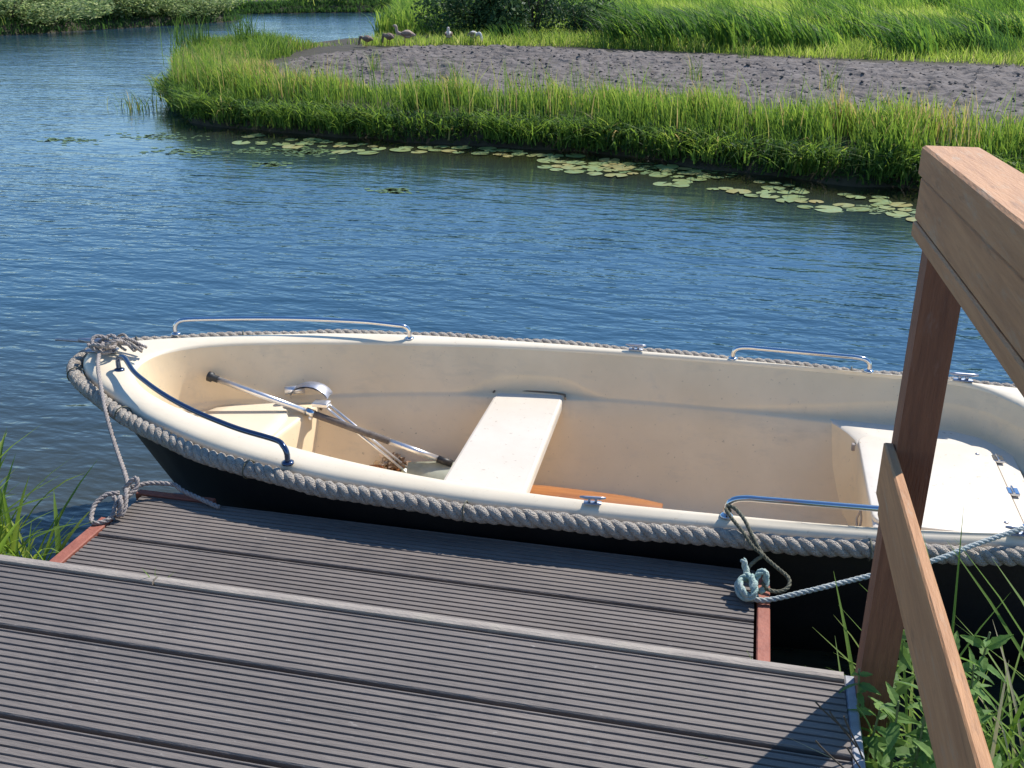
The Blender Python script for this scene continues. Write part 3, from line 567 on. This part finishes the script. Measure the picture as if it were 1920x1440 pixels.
# check direction: on the near side inside is +y
sgn = 1 if inward(5).y > 0 else -1
def outp(i, off): return OC[i][0]+inward(i)*sgn*off
def inner_pt(i):
    """matching point on the inner edge of the gunwale"""
    u = i/(NO-1); P = inner_pts; j = u*(len(P)-1); a = int(j); b = min(a+1, len(P)-1); return P[a].lerp(P[b], j-a)
ip = [Vector((x, cy(x)-w, 0)) for x, w in zip(IX, IW)][::-1]+[Vector((x, cy(x)+w, 0)) for x, w in zip(IX[1:], IW[1:])]
ip = crv(ip, .01)
# match the inner samples to the outer ones by nearest station: use x on the sides
inner_pts = []
def nearest(p, arr): return min(arr, key=lambda q: (q-p).length_squared)
half = len(ip)//2
for i in range(NO):
    p = OC[i][0]; inner_pts.append(nearest(p, ip[:half+1] if i < NO/2 else ip[half:]))
# smooth the matching by re-spreading equal neighbours
for _ in range(12):
    inner_pts = [inner_pts[0]]+[(inner_pts[i-1]+inner_pts[i]*2+inner_pts[i+1])/4 for i in range(1, NO-1)]+[inner_pts[-1]]
def L3(p, z): return (p.x-OX, p.y-OY, z)
# gunwale: rounded cream flange
rows = []
for i in range(NO):
    o = outp(i, 0); n = inner_pts[i]; z = sheer(o.x); zi = sheer(n.x); r = []
    for off, dz in ((.034, -.060), (.030, -.030), (.034, -.010), (.046, -.0005), (.060, .004)):
        r.append(L3(outp(i, off), z+dz))
    a = outp(i, .060); d = n-a
    for t, dz in ((.35, .008), (.7, .006), (.9, .002), (.98, -.004), (1.0, -.012)): r.append(L3(a+d*t, z*(1-t)+zi*t+dz))
    rows.append(r)
gm = MB().grid(rows); gm.build('gunwale', M['gel'], boat, True)
# hull: black skin from the flange to the keel
rows = []
for i in range(NO):
    o = outp(i, .038); z = sheer(o.x)-.03; r = []
    w = abs(o.y-cy(o.x)); s = 1 if o.y > cy(o.x) else -1
    for t in (0, .12, .25, .4, .55, .7, .85, 1.0):
        zz = z*(1-t)-.22*t
        k_ = 1-.10*t-.55*t**3-.25*t**6
        bowk = max(0, (-o.x-1.2)/1.37); xx = o.x+.62*bowk**1.5*(t**.9)
        yy = cy(xx)+s*w*max(.02, k_*(1-.35*bowk*t))
        if t == 1.0: yy = cy(xx)
        r.append((xx-OX, yy-OY, zz))
    rows.append(r)
MB().grid(rows).build('hull', M['black'], boat, True)
# liner: sides with a moulded crease, floor
def bump_(x, c, w): return math.exp(-((x-c)/w)**4)
def steps(x):
    h = .010+.062*bump_(x, -.80, .23)
    if x < -1.0 or -.45 < x: h = max(h, .012)
    h += .085*min(1, max(0, (x+.02)/.75))**1.2
    return h
rows = []
for i in range(NO):
    n = inner_pts[i]; c = Vector((min(max(n.x, -1.75), .85), cy(n.x), 0)); d = (c-n)
    L = d.length; d = d.normalized(); zi = sheer(n.x)-.010; hs = steps(n.x); side = min(1, L/.38)
    bow = max(0, min(1, (-n.x-1.95)/.25))
    off1 = .082*(1-bow)+.04*bow; lw = max(0, hs-.012)*.62; zc = .385; r = []
    zt_ = zc+hs
    sl = off1/max(.05, zi-zc-.012); dt = sl*(zi-zt_); lw = lw*.35
    prof = [(0, zi), (dt*.35, zi-(zi-zt_)*.35), (dt*.72, zi-(zi-zt_)*.70), (dt*.95, zi-(zi-zt_)*.94), (dt+.003, zt_-.004), (dt+.006, zc+.002), (off1+.014+lw, zc-.003),
            (off1+.022+lw, zc-.012), (off1+.055+lw*.8, zc-.075), (off1+.10+lw*.6, zc-.155), (off1+.155+lw*.4, zc-.225), (off1+.215+lw*.1, zc-.295), (off1+.28, zc-.335), (off1+.40, zc-.350), (max(off1+.43, L-.02), zc-.355)]
    for off, z in prof:
        off = min(off, L*.985); q = n+d*off; r.append(L3(q, z))
    rows.append(r)
lm = MB().grid(rows); ft = [rows[i][-1] for i in range(NO)]; lm.add(ft, [tuple(range(NO))]); lm.build('liner', M['liner'], boat, True)
# bench
def rbar(x0, x1, x0b, x1b, ya, yb, z0, z1, r=.012, n=5):
    """plank from ya to yb with rounded long edges; x range differs at the two ends"""
    m = MB(); rows = []
    for t in np.linspace(0, 1, n):
        y = ya+(yb-ya)*t; a = x0+(x0b-x0)*t; b = x1+(x1b-x1)*t; sag = -.004*math.sin(math.pi*t)
        rows.append([(a, y, z0), (a, y, z1-r), (a+r*.3, y, z1-r*.3), (a+r, y, z1), (b-r, y, z1+sag*0), (b-r*.3, y, z1-r*.3), (b, y, z1-r), (b, y, z0), (a, y, z0)])
    m.grid(rows); return m
b = rbar(-.945, -.635, -.95, -.665, 2.72, 3.862, .345, .385); b.v = [(x-OX, y-OY, z) for x, y, z in b.v]; b.build('bench', M['gelwhite'], boat)
b = rbar(-.955, -.625, -.96, -.655, 3.80, 3.862, .383, .3885, .004, 2); b.v = [(x-OX, y-OY, z) for x, y, z in b.v]
b = MB(); b.tube([(x-OX, y-OY, .388) for x, y in ((-.957, 3.80), (-.955, 3.83), (-.935, 3.842), (-.70, 3.850), (-.662, 3.842), (-.653, 3.80))], .0045, 6); b.build('bench_seam', M['seam'], boat)
# bow locker
def seat(name, X, wf, ztop, zbot, frontx, m, lidx=None, both=True):
    mb = MB(); up_ = []; 
    for x in X:
        w = wf(x); up_.append([(x-OX, cy(x)+w*t-OY, ztop-.006*abs(t)**4) for t in np.linspace(-1, 1, 13)])
    mb.grid(up_); return mb, up_
wiw = lambda x: smooth_interp(x, IX, IW)
# aft edge of the locker bows in towards the middle
mb = MB(); rows = []
for t in np.linspace(-1, 1, 17):
    row = []; ax = -1.665-.035*(1-abs(t))**1.5
    for s in np.linspace(0, 1, 8):
        x = -2.16+(ax+2.16)*s; w = max(.02, wiw(x)-.088); row.append((x-OX, cy(x)+w*t-OY, .362))
    row += [(ax+.012-OX, row[-1][1], .357), (ax+.020-OX, row[-1][1], .345), (ax+.045-OX, row[-1][1], .06)]
    rows.append(row)
mb.grid(rows); lk = mb.build('bow_locker', M['liner'], boat, True)
mb = MB(); rows = []
for t in np.linspace(-1, 1, 15):
    row = []; ax = -1.70-.10*abs(t)**3; bx = -2.06+.13*abs(t)**2.4
    for s in np.linspace(0, 1, 7):
        x = bx+(ax-bx)*s; row.append((x-OX, cy(x)+.27*t-OY, .374))
    row = [(row[0][0]-.003, row[0][1], .362)]+row+[(row[-1][0]+.005, row[-1][1], .362)]; rows.append(row)
rows = [[(x, y+(-.004), .362) for x, y, z in rows[0]]]+rows+[[(x, y+.004, .362) for x, y, z in rows[-1]]]
mb.grid(rows); mb.build('locker_lid', M['gel'], lk, True)
MB().tube([(x-OX, y-OY, z) for x, y, z in ((-1.640, 3.585, .345), (-1.632, 3.585, .25), (-1.612, 3.585, .08))], .006, 6).build('locker_seam', M['seam'], lk)
# stern seat with hatch
mb = MB(); rows = []
for t in np.linspace(-1, 1, 21):
    row = []; fx = .497-.10*max(0, (abs(t)-.62)/.38)**1.6
    for s in np.linspace(0, 1, 8):
        x = fx+(1.03-fx)*s; w = wiw(x)-.088; row.append((x-OX, cy(x)+w*t-OY, .385))
    yc_ = cy(fx)-OY; row = [(fx-.03-OX, yc_+(row[0][1]-yc_)*.68, .06), (fx-.012-OX, row[0][1], .365), (fx-.008-OX, row[0][1], .378)]+row; rows.append(row)
fr_ = [r[:3] for r in rows]; mb.grid([r[2:] for r in rows]); ss = mb.build('stern_seat', M['gelwhite'], boat, True); MB().grid([[(a[0][0]+.045, a[0][1], a[0][2]), a[1], a[2]] for a in fr_]).build('seat_front', M['liner'], ss, True)
def lid(x0, x1, y0, y1, z0, z1, r=.045, n=6):
    out = []
    for cx_, cy_, a0 in ((x1-r, y1-r, 0), (x0+r, y1-r, 90), (x0+r, y0+r, 180), (x1-r, y0+r, 270)):
        for k_ in range(n): a = R(a0+90*k_/(n-1)); out.append((cx_, cy_, r, math.cos(a), math.sin(a)))
    m = MB(); k_ = len(out); v = []
    for z, ins in ((z0, 0), (z1-.005, 0), (z1-.0015, .0015), (z1, .006)): v += [(c[0]+(c[2]-ins)*c[3], c[1]+(c[2]-ins)*c[4], z) for c in out]
    f = [(l*k_+i, l*k_+(i+1) % k_, (l+1)*k_+(i+1) % k_, (l+1)*k_+i) for l in range(3) for i in range(k_)]+[tuple(3*k_+i for i in range(k_))]
    return m.add(v, f)
lid(.51-OX, .964-OX, 3.018-OY, 3.704-OY, .382, .3873, .064).build('hatch_seam', M['seam'], ss)
h_ = lid(.488-OX, .955-OX, 3.028-OY, 3.693-OY, .383, .398, .055).build('hatch_lid', M['gelwhite'], ss, True)
for y in (3.60, 3.35, 3.10):
    b = MB(); b.box(.948-OX, .985-OX, y-.022-OY, y+.022-OY, .389, .4005, .002); b.tube([(.965-OX, y-.026-OY, .402), (.965-OX, y+.026-OY, .402)], .004, 8); b.build('hinge', M['steel'], h_ if False else ss)
for y in (3.62, 3.12): MB().ball((.90-OX, y-OY, .399), .008, 8, 4, (1, 1, .4)).build('screw', M['cast'], ss, True)
b = MB().box(1.0-OX, 1.034-OX, 2.95-OY, 3.66-OY, .10, .30); b.build('motor_board', M['oar'], boat)
# small latch cord on the seat front
b = MB(); b.tube(crv([(x-OX, y-OY, z) for x, y, z in ((.472, 3.22, .33), (.462, 3.215, .30), (.468, 3.19, .275), (.476, 3.205, .30), (.472, 3.22, .33))], .006), .0035, 6); b.build('latch_cord', M['rope2'], boat, True)
b = MB().box(.47-OX, .485-OX, 3.655-OY, 3.675-OY, .345, .372, .002); b.build('latch', M['rope2'], boat)
# grab rails
def grab(x0, y0, x1, y1, h, side, r=.0092, bow=0.0, m='steel'):
    z0 = sheer(x0)+.008; z1 = sheer(x1)+.008; P = []
    a = Vector((x0, y0, z0)); c = Vector((x1, y1, z1)); d = c-a; d.z = 0; d.normalize(); nn = Vector((-d.y, d.x, 0))*side; L = (c-a).length
    up_ = Vector((0, 0, 1)); P = [a, a+up_*h*.55, a+up_*h*.88+d*.018, a+up_*h+d*.055]
    for t in np.linspace(.18, .82, 7): P.append(a.lerp(c, t)+up_*h+nn*bow*math.sin(math.pi*t))
    P += [c+up_*h-d*.055, c+up_*h*.88-d*.018, c+up_*h*.55, c]
    b = MB(); b.tube([(p.x-OX, p.y-OY, p.z) for p in crv(P, .012)], r, 10); o = b.build('grab_rail', M[m], boat, True)
    for q in (a, c):
        f = MB(); f.tube([(q.x-OX, q.y-OY, q.z-.004), (q.x-OX, q.y-OY, q.z+.003), (q.x-OX, q.y-OY, q.z+.006)], [.020, .020, .012], 12); f.build('rail_foot', M[m], o, True)
grab(-2.245, 3.145, -1.345, 2.66, .062, -1, bow=.070, m='steel_sky_tint')
grab(-2.245, 3.555, -1.33, 3.84, .060, 1, bow=.045)
grab(.005, 3.965, .53, 3.945, .052, 1)
grab(.025, 2.672, .515, 2.70, .062, 1)
# cleats
def cleat(x, y, rz, s=1.0):
    z = sheer(x)+.010; b = MB(); b.box(-.035, .035, -.014, .014, 0, .006, .002); b.box(-.018, -.008, -.006, .006, .006, .022, .001); b.box(.008, .018, -.006, .006, .006, .022, .001)
    b.tube([(-.052, 0, .027), (-.03, 0, .025), (.03, 0, .025), (.052, 0, .027)], [.004, .007, .007, .004], 8)
    o = b.build('cleat', M['cast'], boat, True, (x-OX, y-OY, z)); o.rotation_euler[2] = rz; o.scale = (s, s, s)
cleat(-.366, 2.650, R(6), .75); cleat(-.39, 3.965, 0, .8); cleat(.872, 3.915, 0, 1.0); cleat(.835, 2.745, R(8), .85)
cleat(-2.40, 3.275, R(8), 1.7)
MB().tube([(-2.62-OX, 3.30-OY, .665), (-2.24-OX, 3.315-OY, .665)], .006, 8).build('bow_pin', M['cast'], boat, True)
# fender rope: three strands round the gunwale
fr = empty('fender_rope'); fr.parent = boat
path = [(outp(i, -.002).x-OX, outp(i, -.002).y-OY, sheer(OC[i][0].x)-.030+.004*math.sin(i*.7)) for i in range(13, NO-13, 3)]
for s in strands(path, .0268, .112, 3, 11, 8, .06): s.build('strand', M['rope'], fr, True)
for i in (18, 30, 52, 66, 78, 86, 94, 102, 120, 150):
    p = outp(i, 0); z = sheer(p.x)-.030; t = Vector((OC[i][1].y, -OC[i][1].x, 0)); n_ = OC[i][1]
    pts = [(p.x+n_.x*.031*math.cos(a)-OX, p.y+n_.y*.031*math.cos(a)-OY, z+.031*math.sin(a)) for a in np.linspace(0, 6.28, 13)[:-1]]
    b = MB(); b.tube(pts, .0025, 5, True); b.build('lashing', M['olive'], fr, True)

# ---------------------------------------------------------------- things in and on the boat
def pole(parent, name, a, b_, r0, r1, m, n=12):
    return MB().tube([a, b_], [r0, r1], n).build(name, m, parent, True)
def lp(a, b_, t): return tuple(a[i]+(b_[i]-a[i])*t for i in range(3))
A = (-2.069, 3.506, .475); E_ = (-1.094, 3.575, .150)
# straight pole: keep on the line of sight points of the picture but truly straight in space
A = (-2.02, 3.45, .490); E_ = (-1.10, 3.50, .205)
hk = tag(empty('telescopic_paddle', A), 'long aluminium paddle shaft with black knob and dark grip leaning on the bow locker', 'paddle')
rel = lambda p: tuple(p[i]-A[i] for i in range(3))
pole(hk, 'upper_shaft', rel(A), rel(lp(A, E_, .42)), .0125, .0125, M['alu']); pole(hk, 'collar', rel(lp(A, E_, .40)), rel(lp(A, E_, .435)), .0175, .0175, M['steel'])
pole(hk, 'grip', rel(lp(A, E_, .435)), rel(lp(A, E_, .77)), .0145, .0145, M['foam']); pole(hk, 'lower_shaft', rel(lp(A, E_, .77)), rel(lp(A, E_, .985)), .0135, .0135, M['alu'])
MB().tube([rel(lp(A, E_, -.045)), rel(lp(A, E_, -.04)), rel(lp(A, E_, -.022)), rel(lp(A, E_, -.018)), rel(lp(A, E_, .005))], [.008, .021, .021, .0145, .0145], 12).build('knob', M['rubber'], hk, True)
pole(hk, 'end_sleeve', rel(lp(A, E_, .985)), rel(lp(A, E_, 1.05)), .015, .015, M['rubber'])
c_ = Vector(lp(A, E_, .418)); MB().ball(tuple(Vector(rel(c_))+Vector((.0, -.004, -.022))), .010, 8, 6).build('button', M['alu'], hk, True)
A2 = (-1.585, 3.50, .405); B2 = (-1.235, 3.485, .145)
dk2 = tag(empty('folding_hook', A2), 'thin twin tube aluminium hook with a grey curved guard and short pipe, under the paddle', 'hook')
rel2 = lambda p: tuple(p[i]-A2[i] for i in range(3))
for dy in (-.011, .011):
    a = (A2[0]+dy*.4, A2[1]+dy, A2[2]); b2 = (B2[0]+dy*.4, B2[1]+dy, B2[2]); pole(dk2, 'tube', rel2(a), rel2(b2), .0055, .0055, M['alu'], 8)
MB().tube([rel2((-1.775, 3.545, .425)), rel2((-1.70, 3.575, .425))], .017, 12).build('pipe', M['alu'], dk2, True)
# curved guard: an arched plate
rows = []
for t in np.linspace(0, 1, 9):
    a = math.pi*(.05+.85*t); cx_, cz_ = -1.665+.085*(-math.cos(a)), .405+.060*math.sin(a); rows.append([rel2((cx_, 3.56+w_, cz_-abs(w_)*.25)) for w_ in (-.03, 0, .03)])
gm2 = MB().grid(rows); 
rows2 = [[(p[0], p[1], p[2]-.006) for p in r] for r in rows]; gm2.grid(rows2); gm2.build('guard', M['cast'], dk2, True)
MB().box(-.045, .02, -.022, .022, -.012, .006, .003).build('bracket', M['alu'], dk2)
b = MB(); b.box(-.018, .018, -.03, .03, -.012, .012, .003); o = b.build('end_block', M['cloudy'], dk2, False, rel2(B2)); o.rotation_euler = (0, R(35), R(-15))
# cloudy plastic blade lying on the floor
rows = []
for t in np.linspace(0, 1, 8):
    w = .03+.085*math.sin(min(1, t*1.5)*math.pi/2)*(1-.35*max(0, t-.7)/.3); x = -1.23+.34*t; rows.append([(x, 3.45-.04*t+w*s*.8, .150+.055*s+.012*math.cos(3*s)) for s in np.linspace(-1, 1, 7)])
b = MB().grid(rows); b.grid([[(p[0], p[1], p[2]-.008) for p in r] for r in rows]); tag(b.build('paddle_blade', M['cloudy'], None, True), 'cloudy greenish plastic blade lying on the boat floor before the bench', 'blade')
# dead leaves beside it
V, F, T = leaves(np.column_stack([-1.305+rng.normal(0, .026, 130), 3.50+rng.normal(0, .025, 130), .125+rng.random(130)*.06]), .022+.02*rng.random(130), asp=1.6)
tag(link('leaf_litter', npmesh('leaf_litter', V, F), M['litter']), 'small heap of dry brown leaves on the boat floor under the hook end', 'leaves', kind='stuff')
# wooden oar under the bench
oa = tag(empty('wooden_oar', (-1.05, 3.50, .095)), 'varnished orange brown wooden oar lying on the boat floor under the bench', 'oar')
rows = []
for t in np.linspace(0, 1, 12):
    x = .0+.84*t; w = .018+.030*min(1, max(0, (t-.15)/.3))*(1-max(0, (t-.75)/.25)**2*.9); rows.append([(x, -.06*t*0+w*math.cos(a)*1.2-.02*t, .018+(.016-.008*t)*math.sin(a)) for a in np.linspace(0, 2*math.pi, 11)])
MB().grid(rows).build('blade', M['oar'], oa, True); MB().tube([(-.5, .035, .03), (.03, 0, .018)], .017, 10).build('shaft', M['oar'], oa, True)

# mooring lines
bowz = .675
P = [(-2.37, 3.25, .69), (-2.356, 3.2, .675), (-2.285, 3.08, .668), (-2.217, 2.985, .642), (-2.125, 2.865, .582), (-2.016, 2.74, .522), (-1.91, 2.62, .494), (-1.865, 2.56, .482), (-1.845, 2.50, .462)]
ml = tag(empty('bow_line', (-1.90, 2.5, .44)), 'grey mooring line hanging from the bow to a loose knot on the landing corner', 'rope')
def sh(P, o): return [(p[0]-o[0], p[1]-o[1], p[2]-o[2]) for p in P]
O_ = (-1.90, 2.5, .44)
rope('line', sh(P, O_), .0078, M['rope2'], ml)
# coils around the bow cleat
for k_, (rx, ry, dz, ph) in enumerate(((.050, .045, .0, 0), (.040, .052, .014, .8), (.058, .036, .020, 1.9))):
    pts = [(-2.365+rx*math.cos(a+ph)+.01*k_, 3.235+ry*math.sin(a+ph), .682+dz+.012*math.sin(2*a)) for a in np.linspace(0, 5.9, 15)]
    rope('coil', sh(pts, O_), .0075, M['rope2'], ml)
for q in range(9):
    a = random.uniform(-.35, .35); x = -2.40+random.uniform(-.03, .05); pts = [(x, 3.25+random.uniform(-.03, .08), .67), (x+.06, 3.28+random.uniform(-.02, .06), .685+random.uniform(0, .02)), (x+.14, 3.29+a*.12, .665)]
    rope('lashing_turn', sh(pts, O_), .0055, M['rope'] if q % 2 else M['cordgrey'] if 'cordgrey' in M else M['rope2'], ml)
# knot at the landing corner
kn = [[(-1.905, 2.50, .47), (-1.895, 2.47, .50), (-1.88, 2.45, .49), (-1.885, 2.44, .455), (-1.91, 2.45, .448), (-1.93, 2.49, .455), (-1.91, 2.525, .475), (-1.89, 2.50, .51), (-1.875, 2.46, .475), (-1.88, 2.44, .452)],
      [(-1.925, 2.51, .49), (-1.955, 2.49, .492), (-1.975, 2.45, .475), (-1.965, 2.41, .452), (-1.94, 2.39, .447), (-1.905, 2.42, .452), (-1.91, 2.47, .478), (-1.93, 2.485, .49)],
      [(-1.93, 2.54, .485), (-1.91, 2.55, .51), (-1.89, 2.56, .522), (-1.885, 2.545, .495), (-1.90, 2.51, .478)],
      [(-1.91, 2.555, .49), (-1.87, 2.60, .485), (-1.80, 2.62, .478), (-1.72, 2.61, .465), (-1.64, 2.59, .452), (-1.575, 2.572, .444)]]
for P in kn: rope('knot_loop', [(p[0]+.062 if i_ < 3 or P is not kn[3] else p[0]+.02, p[1], p[2]) for i_, p in enumerate(sh(P, O_))], .0078, M['rope2'], ml)
# stern side: teal knot, taut line to the cleat, olive cord to the grab rail
O2 = (.12, 2.44, .45)
tl = tag(empty('stern_line', O2), 'pale grey line running from a teal knot on the landing to the stern cleat', 'rope')
rope('line', sh([(.115, 2.425, .452), (.16, 2.43, .455), (.28, 2.475, .478), (.42, 2.535, .502), (.575, 2.575, .545), (.70, 2.655, .568), (.835, 2.735, .592)], O2), .0075, M['pale'], tl)
tk = [[(.115, 2.43, .45), (.09, 2.42, .47), (.075, 2.45, .485), (.09, 2.48, .48), (.115, 2.475, .463), (.12, 2.44, .452)],
      [(.07, 2.46, .455), (.085, 2.43, .452), (.11, 2.415, .465), (.115, 2.44, .49), (.095, 2.47, .497), (.075, 2.465, .48)],
      [(.10, 2.48, .47), (.085, 2.50, .51), (.08, 2.50, .525)], [(.11, 2.46, .475), (.125, 2.47, .51), (.14, 2.475, .51), (.145, 2.465, .475), (.13, 2.45, .46)],
      [(.085, 2.44, .445), (.07, 2.47, .46), (.085, 2.49, .475), (.105, 2.46, .50), (.11, 2.43, .48)]]
for P in tk: rope('knot_loop', sh(P, O2), .0095, M['teal'], tl)
O3 = (.03, 2.66, .58)
oc = tag(empty('olive_cord', O3), 'thin dark olive cord looped from the side grab rail to the teal knot', 'cord')
rope('cord', sh([(.035, 2.655, .585), (.025, 2.66, .60), (.045, 2.645, .605), (.075, 2.62, .585), (.105, 2.58, .55), (.135, 2.545, .52), (.175, 2.52, .50), (.205, 2.50, .485), (.205, 2.475, .472), (.18, 2.458, .465), (.15, 2.455, .47), (.135, 2.46, .485)], O3), .0058, M['olive'], oc)
rope('cord', sh([(.028, 2.67, .585), (.022, 2.645, .598), (.04, 2.62, .585), (.075, 2.59, .56), (.105, 2.56, .535), (.13, 2.54, .525), (.115, 2.54, .505), (.10, 2.53, .49), (.095, 2.515, .48)], O3), .0055, M['olive'], oc)

# ---------------------------------------------------------------- near plants
def blade_mesh(L, w, lean, curl, seg=6):
    m = MB(); rows = []
    for k_ in range(seg+1):
        t = k_/seg; x = lean*L*t**1.7; z = L*(t-curl*t**2.4); ww = w*(.5+.9*t)*(1-t)**.75*.5+.0004; rows.append([(x, -ww, z), (x+.12*w*(1-t), 0, z-.15*w*(1-t)), (x, ww, z)])
    m.grid(rows); me = m.mesh('blade'); a = me.attributes.new('tint', 'FLOAT', 'POINT'); a.data.foreach_set('value', [random.uniform(.45, .95)]*len(me.vertices)); me.materials.append(M['reed']); me.polygons.foreach_set('use_smooth', [True]*len(me.polygons)); return me
BN = [blade_mesh(1, random.uniform(.018, .034), random.uniform(.1, .9), random.uniform(.05, .5)) for _ in range(18)]
BM = [blade_mesh(1, random.uniform(.045, .085), random.uniform(.1, .75), random.uniform(.05, .45)) for _ in range(18)]
def tuft(name, x, y, z, n, h0, h1, spread, label, lx=0, cat='grass', az=None, B_=None):
    e = empty(name, (x, y, z))
    for _ in range(n):
        o = link('blade', random.choice(B_ or BM), None, e, (random.gauss(0, spread), random.gauss(0, spread), -.02)); s = random.uniform(h0, h1)
        o.scale = (s, s*random.uniform(.6, 1.2), s); o.rotation_euler = (random.gauss(0, .12), random.gauss(0, .15)+lx, random.uniform(0, 6.28) if az is None else random.gauss(az, .8))
    return tag(e, label, cat)
tuft('grass_tuft', -2.42, 2.36, .16, 110, .30, .66, .08, 'tall bright grass tuft at the left frame edge behind the platform', .05)
tuft('grass_tuft', -2.22, 2.31, .18, 110, .20, .52, .06, 'bright green grass tuft between the left edge and the terracotta beam')
tuft('grass_tuft', -2.06, 2.22, .20, 90, .14, .34, .05, 'low grass tuft right against the terracotta edge beam')
tuft('grass_tuft', -2.34, 2.18, .22, 90, .18, .38, .10, 'low grass behind the left end of the nosing')
tuft('grass_tuft', -2.62, 2.28, .20, 80, .25, .6, .10, 'grass beyond the left frame edge')
tuft('grass_tuft', .60, 2.08, .12, 30, .4, .75, .05, 'slender reed tuft leaning over the water right of the lower rail', .1, B_=BN)
tuft('grass_tuft', .80, 1.98, .12, 90, .35, .75, .09, 'long arching green grass at the right frame edge', -.05, B_=BN)
tuft('grass_tuft', .70, 1.78, .18, 80, .3, .6, .08, 'thick grass at the lower right corner behind the lower rail', B_=BN)
tuft('grass_tuft', .98, 1.85, .15, 50, .3, .6, .09, 'grass clump beyond the right frame edge')
tuft('dry_grass', .42, 2.06, .12, 10, .3, .6, .04, 'few dry stalks rising beside the railing post over the dark water', 0, 'grass', R(200), BN)
tuft('grass_sprout', -1.319, 1.862, .665, 6, .03, .055, .004, 'tiny green sprout growing out of the nosing joint')
M['dryblade'] = veg('dry_blades', [(0, (.30, .26, .13)), (1, (.52, .46, .28))], .3)
BD = []
for q in BN[:6]: q2 = q.copy(); q2.materials.clear(); q2.materials.append(M['dryblade']); BD.append(q2)
tuft('dry_grass', .40, 1.74, .16, 16, .35, .68, .04, 'pale dry grass stalks among the nettles at the post foot', 0, 'grass', None, BD)
tuft('dry_grass', .74, 1.90, .14, 22, .4, .75, .07, 'pale dry stalks standing in the long grass at the right edge', 0, 'grass', None, BD)
tuft('grass_tuft', .40, 1.80, .14, 40, .35, .66, .05, 'thin green grass growing through the nettles beside the post', 0, 'grass', None, BN)
# nettles
def leaf_mesh():
    m = MB(); n = 9; rows = []
    for i in range(n):
        t = i/(n-1); w = .30*math.sin(math.pi*min(1, t*.9+.08))**.8*(1-t*.55)*(1 if i % 2 else .82); w = max(w, .004) if 0 < i < n-1 else .004
        rows.append([(t, -w, -.25*t*t+.05*w), (t, 0, -.25*t*t-.04), (t, w, -.25*t*t+.05*w)])
    m.grid(rows); me = m.mesh('leaf'); a = me.attributes.new('tint', 'FLOAT', 'POINT'); a.data.foreach_set('value', [random.uniform(.1, .95)]*len(me.vertices)); me.materials.append(M['nettle']); return me
LM = [leaf_mesh() for _ in range(7)]
def nettle(x, y, z, h, label, tilt=(0, 0)):
    e = empty('nettle', (x, y, z)); top = Vector((tilt[0]*h, tilt[1]*h, h)); P = [Vector((0, 0, -.03)), top*.5+Vector((random.uniform(-.02, .02), random.uniform(-.02, .02), 0)), top]
    pts = crv(P, .02); MB().tube(pts, list(np.linspace(.0045, .002, len(pts))), 6).build('stem', M['stem'], e, True)
    k_ = 0; zz = .12*h
    while zz < h*1.0:
        t = zz/h; p = pts[min(len(pts)-1, int(t*(len(pts)-1)))]; L = .105*(1-.5*t)*random.uniform(.55, 1.2)
        for s in range(2):
            o = link('leaf', random.choice(LM), None, e, tuple(p)); o.scale = (L, L*.9, L); o.rotation_euler = (random.gauss(0, .55), random.gauss(-.05, .45), k_*math.pi/2+s*math.pi+random.gauss(0, .45))
        k_ += 1; zz += .026*(1-.3*t)+.006
    return tag(e, label, 'nettle')
NP = [(.365, 1.70, .16, .60, 'nettle closest to the grey end trim of the platform'), (.41, 1.755, .16, .62, 'nettle growing directly in front of the railing post'), (.465, 1.90, .12, .66, 'nettle rising behind the lower rail beside the post'),
      (.40, 1.60, .18, .56, 'nettle at the bottom frame edge beside the end trim'), (.46, 1.68, .16, .60, 'nettle between the post and the lower rail'), (.36, 1.56, .18, .42, 'small nettle leaning over the platform edge at the bottom'),
      (.50, 1.78, .14, .46, 'nettle partly hidden behind the lower rail'), (.44, 1.52, .2, .42, 'nettle cut by the bottom frame edge left of the rail'), (.56, 1.72, .16, .42, 'nettle just right of the lower rail'), (.345, 1.64, .2, .38, 'short nettle pressed against the end trim'), (.36, 1.755, .16, .60, 'nettle standing right against the left side of the post foot'), (.345, 1.72, .16, .55, 'nettle between the grey end trim and the post'), (.43, 1.85, .12, .70, 'nettle close behind the right side of the post foot'), (.50, 1.86, .12, .66, 'nettle with its top showing just left of the lower rail'), (.385, 1.72, .16, .66, 'tallest nettle in front of the post foot'), (.54, 1.80, .12, .62, 'nettle hidden mostly behind the lower part of the lower rail'), (.66, 1.72, .14, .52, 'nettle among the grass right of the lower rail'), (.385, 1.66, .18, .58, 'tall nettle between the end trim and the post foot'), (.43, 1.62, .16, .60, 'tall nettle left of the lower rail near the frame bottom'), (.33, 1.50, .22, .44, 'nettle at the very bottom beside the end trim'), (.62, 1.62, .16, .46, 'nettle under the grass right of the lower rail')]
for x, y, z, h, l in NP: nettle(x, y, z, h, l, (random.uniform(-.12, .12), random.uniform(-.1, .1)))
# dark withered weed overhanging the platform edge
e = tag(empty('withered_weed', (.325, 1.60, .3)), 'thin dark withered weed beside the platform end trim', 'weed')
for q in range(7):
    a = random.uniform(2.6, 3.9); r_ = random.uniform(.05, .12); MB().tube(crv([(0, .03*q-.1, 0), (.0, .03*q-.1, .30), (r_*math.cos(a), .03*q-.1+r_*.5*math.sin(a), .40+random.uniform(0, .06))], .03), .0018, 5).build('stalk', M['bark'], e)
